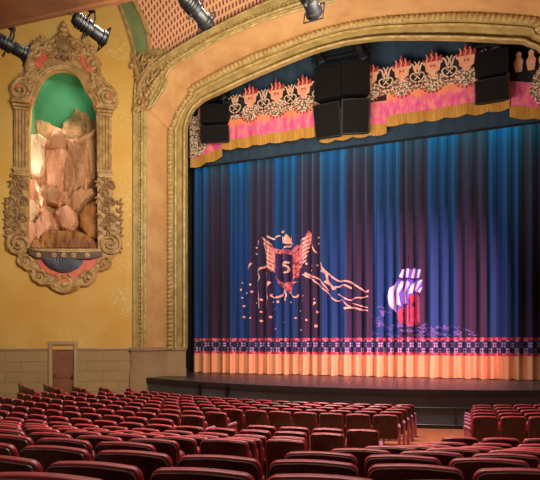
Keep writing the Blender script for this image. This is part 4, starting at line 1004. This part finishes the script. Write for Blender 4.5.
ORD = ['first', 'second', 'third', 'fourth', 'fifth', 'sixth', 'seventh', 'eighth', 'ninth', 'tenth', 'eleventh', 'twelfth', 'thirteenth', 'fourteenth', 'fifteenth', 'sixteenth', 'seventeenth', 'eighteenth', 'nineteenth', 'twentieth', 'twenty-first', 'twenty-second', 'twenty-third', 'twenty-fourth', 'twenty-fifth', 'twenty-sixth', 'twenty-seventh', 'twenty-eighth', 'twenty-ninth', 'thirtieth']
PITCH = .56
seats = []                                       # (x, y, z, rz, label, end)
def in_view(p):
    x, y, zc = proj(p)
    return zc > .6 and -45-60/zc < x < 585+60/zc and y < 520+200/zc
def row_run(s, x_edge, dirn, n_max, lab, stop=None, ends=(True, False)):
    """seats along the arc of row s from the edge x_edge, going left (-1) or right (+1)"""
    r = FC.y-s; a = math.asin((x_edge-FC.x)/r); da = PITCH/r; got = []
    for i in range(n_max):
        th = a+dirn*da*(i+.5); x = FC.x+r*sin(th); y = FC.y-r*cos(th)
        if stop and stop(x, y): break
        got.append((i, x, y, th))
    for (i, x, y, th) in got:
        if not in_view((x, y, floor_z(s)+.88)): continue
        e = 0
        if i == 0 and ends[0]: e = -dirn
        elif i == len(got)-1 and ends[1]: e = dirn
        seats.append((x, y, floor_z(s), th, lab(i), e))
def wall_d(x, y): return (Vector((x, y, 0))-OW).dot(NW)
def pol(x, y): return math.degrees(atan2(FC.x-x, FC.y-y))
FR = [14.2, 13.38, 12.56, 11.74, 10.92]
fr_name = ['front row', 'second row from the stage', 'third row from the stage', 'fourth row from the stage', 'fifth row from the stage']
for k, s in enumerate(FR):
    rn = fr_name[k]; wt = 2.0+.29*(4-k)
    row_run(s, -1.40, -1, 40, lambda i: f'crimson seat, {ORD[i]} left of the right-hand aisle, {rn}', lambda x, y: pol(x, y) > 26.6, (True, True))
    row_run(s, -.02, 1, 12, lambda i: f'crimson seat, {ORD[i]} right of the right-hand aisle, {rn}')
    r = FC.y-s; xe = FC.x-r*sin(radians(29.8))
    row_run(s, xe, -1, 20, lambda i: f'wall-side crimson seat, {ORD[i]} from the left aisle, {rn}', lambda x, y: wall_d(x, y) < wt, (True, True))
for k, (s, xe) in enumerate(((10.1, -4.75), (9.28, -4.85), (8.46, -5.05))):
    rn = ('sixth', 'seventh', 'eighth')[k]
    row_run(s, xe, -1, 30, lambda i: f'crimson seat, {ORD[i]} from the right end of the short {rn} row', lambda x, y: pol(x, y) > 26.6, (True, False))
row_run(8.3, -1.36, -1, 4, lambda i: f'crimson seat standing out in the cross aisle, {ORD[i]} from its right end', ends=(True, False))
RR = [7.6, 6.9, 6.2, 5.5, 4.8, 4.1, 3.4]
for k, s in enumerate(RR):
    rn = 'row just behind the cross aisle' if k == 0 else f'{ORD[k]} row behind the cross aisle'
    row_run(s, -2.25+.115*(s-3.2)-.28*(k % 2), -1, 30, lambda i: f'crimson seat, {ORD[i]} left of the gangway, {rn}', ends=(False, False))
    row_run(s, -1.32+.2*(s-3.2), 1, 16, lambda i: f'crimson seat, {ORD[i]} right of the gangway, {rn}', ends=(False, False))
for k, (s, x0) in enumerate(((2.68, -1.13), (2.02, -.905), (1.38, -.62))):
    rn = ('third row from the camera', 'second row from the camera', 'row nearest the camera')[k]
    row_run(s, x0, 1, 10, lambda i: f'crimson-topped seat, {ORD[i]} right of the dark gap, {rn}', ends=(False, False))
    row_run(s, x0, -1, 10, lambda i: f'crimson-topped seat, {ORD[i]} left of the dark gap, {rn}', ends=(False, False))
seats.sort(key=lambda q: -1/proj((q[0], q[1], q[2]+.8))[2])
print('SEATS', len(seats))
first = True
def make_seat(q):
    x, y, z, th, lb, e = q
    o = bpy.data.objects.new('theatre_seat', None); col.objects.link(o); o.empty_display_size = .2
    o.location = (x, y, z); o.rotation_euler = (0, 0, th); tag(o, lb, 'seat', 'theatre seats in curved rows')
    for nm in ('back_panel', 'backrest', 'metal_edging', 'seat_cushion', 'standard', 'armrest'):
        if nm in ('standard', 'armrest') and e < 0: continue
        c = bpy.data.objects.new(nm, SM[nm]); col.objects.link(c); c.parent = o
    if e:
        for nm in ('end_panel', 'end_armrest'):
            c = bpy.data.objects.new(nm, SM[nm]); col.objects.link(c); c.parent = o; c.location = (e*.29, 0, 0)
    return o
for q in seats[:300]: make_seat(q)
if len(seats) > 300:
    rest = MB()
    # the smallest, farthest seats together
    groups = {}
    for (x, y, z, th, lb, e) in seats[300:]:
        T = Matrix.Translation((x, y, z)) @ Matrix.Rotation(th, 4, 'Z')
        for nm in ('back_panel', 'backrest', 'seat_cushion', 'standard'):
            g = groups.setdefault(nm, MB()); g.T = T; g.add([v.co for v in SM[nm].vertices], [tuple(p.vertices) for p in SM[nm].polygons])
    keys = list(groups); allm = MB(); mi_ = []
    for i, nm in enumerate(keys):
        g = groups[nm]; g2 = len(allm.f); allm.add(g.v, g.f); mi_ += [i]*len(g.f)
    o = allm.build('distant_seats', M['back'], smooth=60, fix=False)
    for nm in keys[1:]: o.data.materials.append(SM[nm].materials[0])
    for p, i in zip(o.data.polygons, mi_): p.material_index = i
    o['kind'] = 'stuff'; tag(o, 'smallest crimson seats far off against the left wall by the stage', 'seats')

# ---------------------------------------------------------------- light
sc = bpy.context.scene
w = bpy.data.worlds.new('house'); sc.world = w; w.use_nodes = True
w.node_tree.nodes['Background'].inputs[0].default_value = (1.0, .90, .78, 1); w.node_tree.nodes['Background'].inputs[1].default_value = .16
def area(name, loc, tgt_, size, power, colr, size_y=None, spread=None):
    l = bpy.data.lights.new(name, 'AREA'); l.energy = power; l.color = colr; l.size = size
    if size_y: l.shape = 'RECTANGLE'; l.size_y = size_y
    if spread: l.spread = radians(spread)
    o = bpy.data.objects.new(name, l); col.objects.link(o); o.location = loc
    o.rotation_euler = (Vector(tgt_)-Vector(loc)).to_track_quat('-Z', 'Y').to_euler(); return o
def spot(name, loc, tgt_, power, ang, colr, blend=.5, r=.15):
    l = bpy.data.lights.new(name, 'SPOT'); l.energy = power; l.color = colr; l.spot_size = radians(ang); l.spot_blend = blend; l.shadow_soft_size = r
    o = bpy.data.objects.new(name, l); col.objects.link(o); o.location = loc
    o.rotation_euler = (Vector(tgt_)-Vector(loc)).to_track_quat('-Z', 'Y').to_euler(); return o
# overhead house light above the stalls, its fitting unseen
area('house_overhead_light', (-4.6, 13.5, 15.5), (-3.8, 11.5, 0), 9, 1550, (1, .90, .78), 3, 90)
area('near_seat_fill', (-3, 6.6, 10.0), (-3, 6.0, 0), 7, 420, (1, .86, .74), 2, 110)  # added fill under the beam to light the nearest seat tops
area('left_wall_light', (-3, 9, 8.8), (-15.5, 17.5, 10), 5, 900, (1, .90, .72), 2.5, 120)
area('arch_light', (-4.6, 12.5, 6.5), (-4.6, 20, 15), 6, 640, (1, .88, .72), 1.5, 120)
# stage lighting: teal batten hidden behind the border, rose and blue wash placed at the sides to bring out the folds, footlights
area('border_batten', (XC, 22.42, 12.0), (XC, 23.0, 5), 15, 400, (.0, .80, .70), .2)
area('rose_wash', (5.5, 12.5, 8.5), (-3.4, 23, 3.0), 3, 480, (1, .45, .58), .6, 45)
area('blue_wash', (-13.2, 13.0, 8.5), (-5, 23, 5.5), 3, 150, (.30, .48, 1), .6, 60)
area('footlight', (XC, 21.2, ST+.1), (XC, 23, 2.2), 13, 60, (1, .62, .42), .1)
T0 = W(31, 180)
area('niche_lamp', OW+DR*(T0[0]+.2)-NW*.36+Vector((0, 0, W(31, 190)[1])), OW+DR*(W(70, 180)[0])-NW*1.0+Vector((0, 0, W(64, 185)[1])), .3, 17, (1, .88, .76), 3.4)
area('niche_top_fill', OW+DR*(W(50, 100)[0])-NW*.38+Vector((0, 0, W(40, 92)[1])), OW+DR*(W(56, 190)[0])-NW*.75+Vector((0, 0, W(64, 200)[1])), .7, 34, (1, .88, .76), .3, 110)  # added fill in the niche head, brightens the rocks evenly
area('niche_sky_fill', OW+DR*(W(66, 80, -1)[0])-NW*.6+Vector((0, 0, W(60, 76)[1])), OW+DR*W(60, 140, -1)[0]-NW*1.6+Vector((0, 0, W(60, 125)[1])), 1.0, 10, (.92, 1, .92), .2)  # added fill that lightens the green back of the niche

vs_ = sc.view_settings; sc.display_settings.display_device = 'sRGB'
vs_.view_transform = 'Standard'; vs_.look = 'None'; vs_.gamma = 1; vs_.exposure = 0; vs_.use_curve_mapping = False
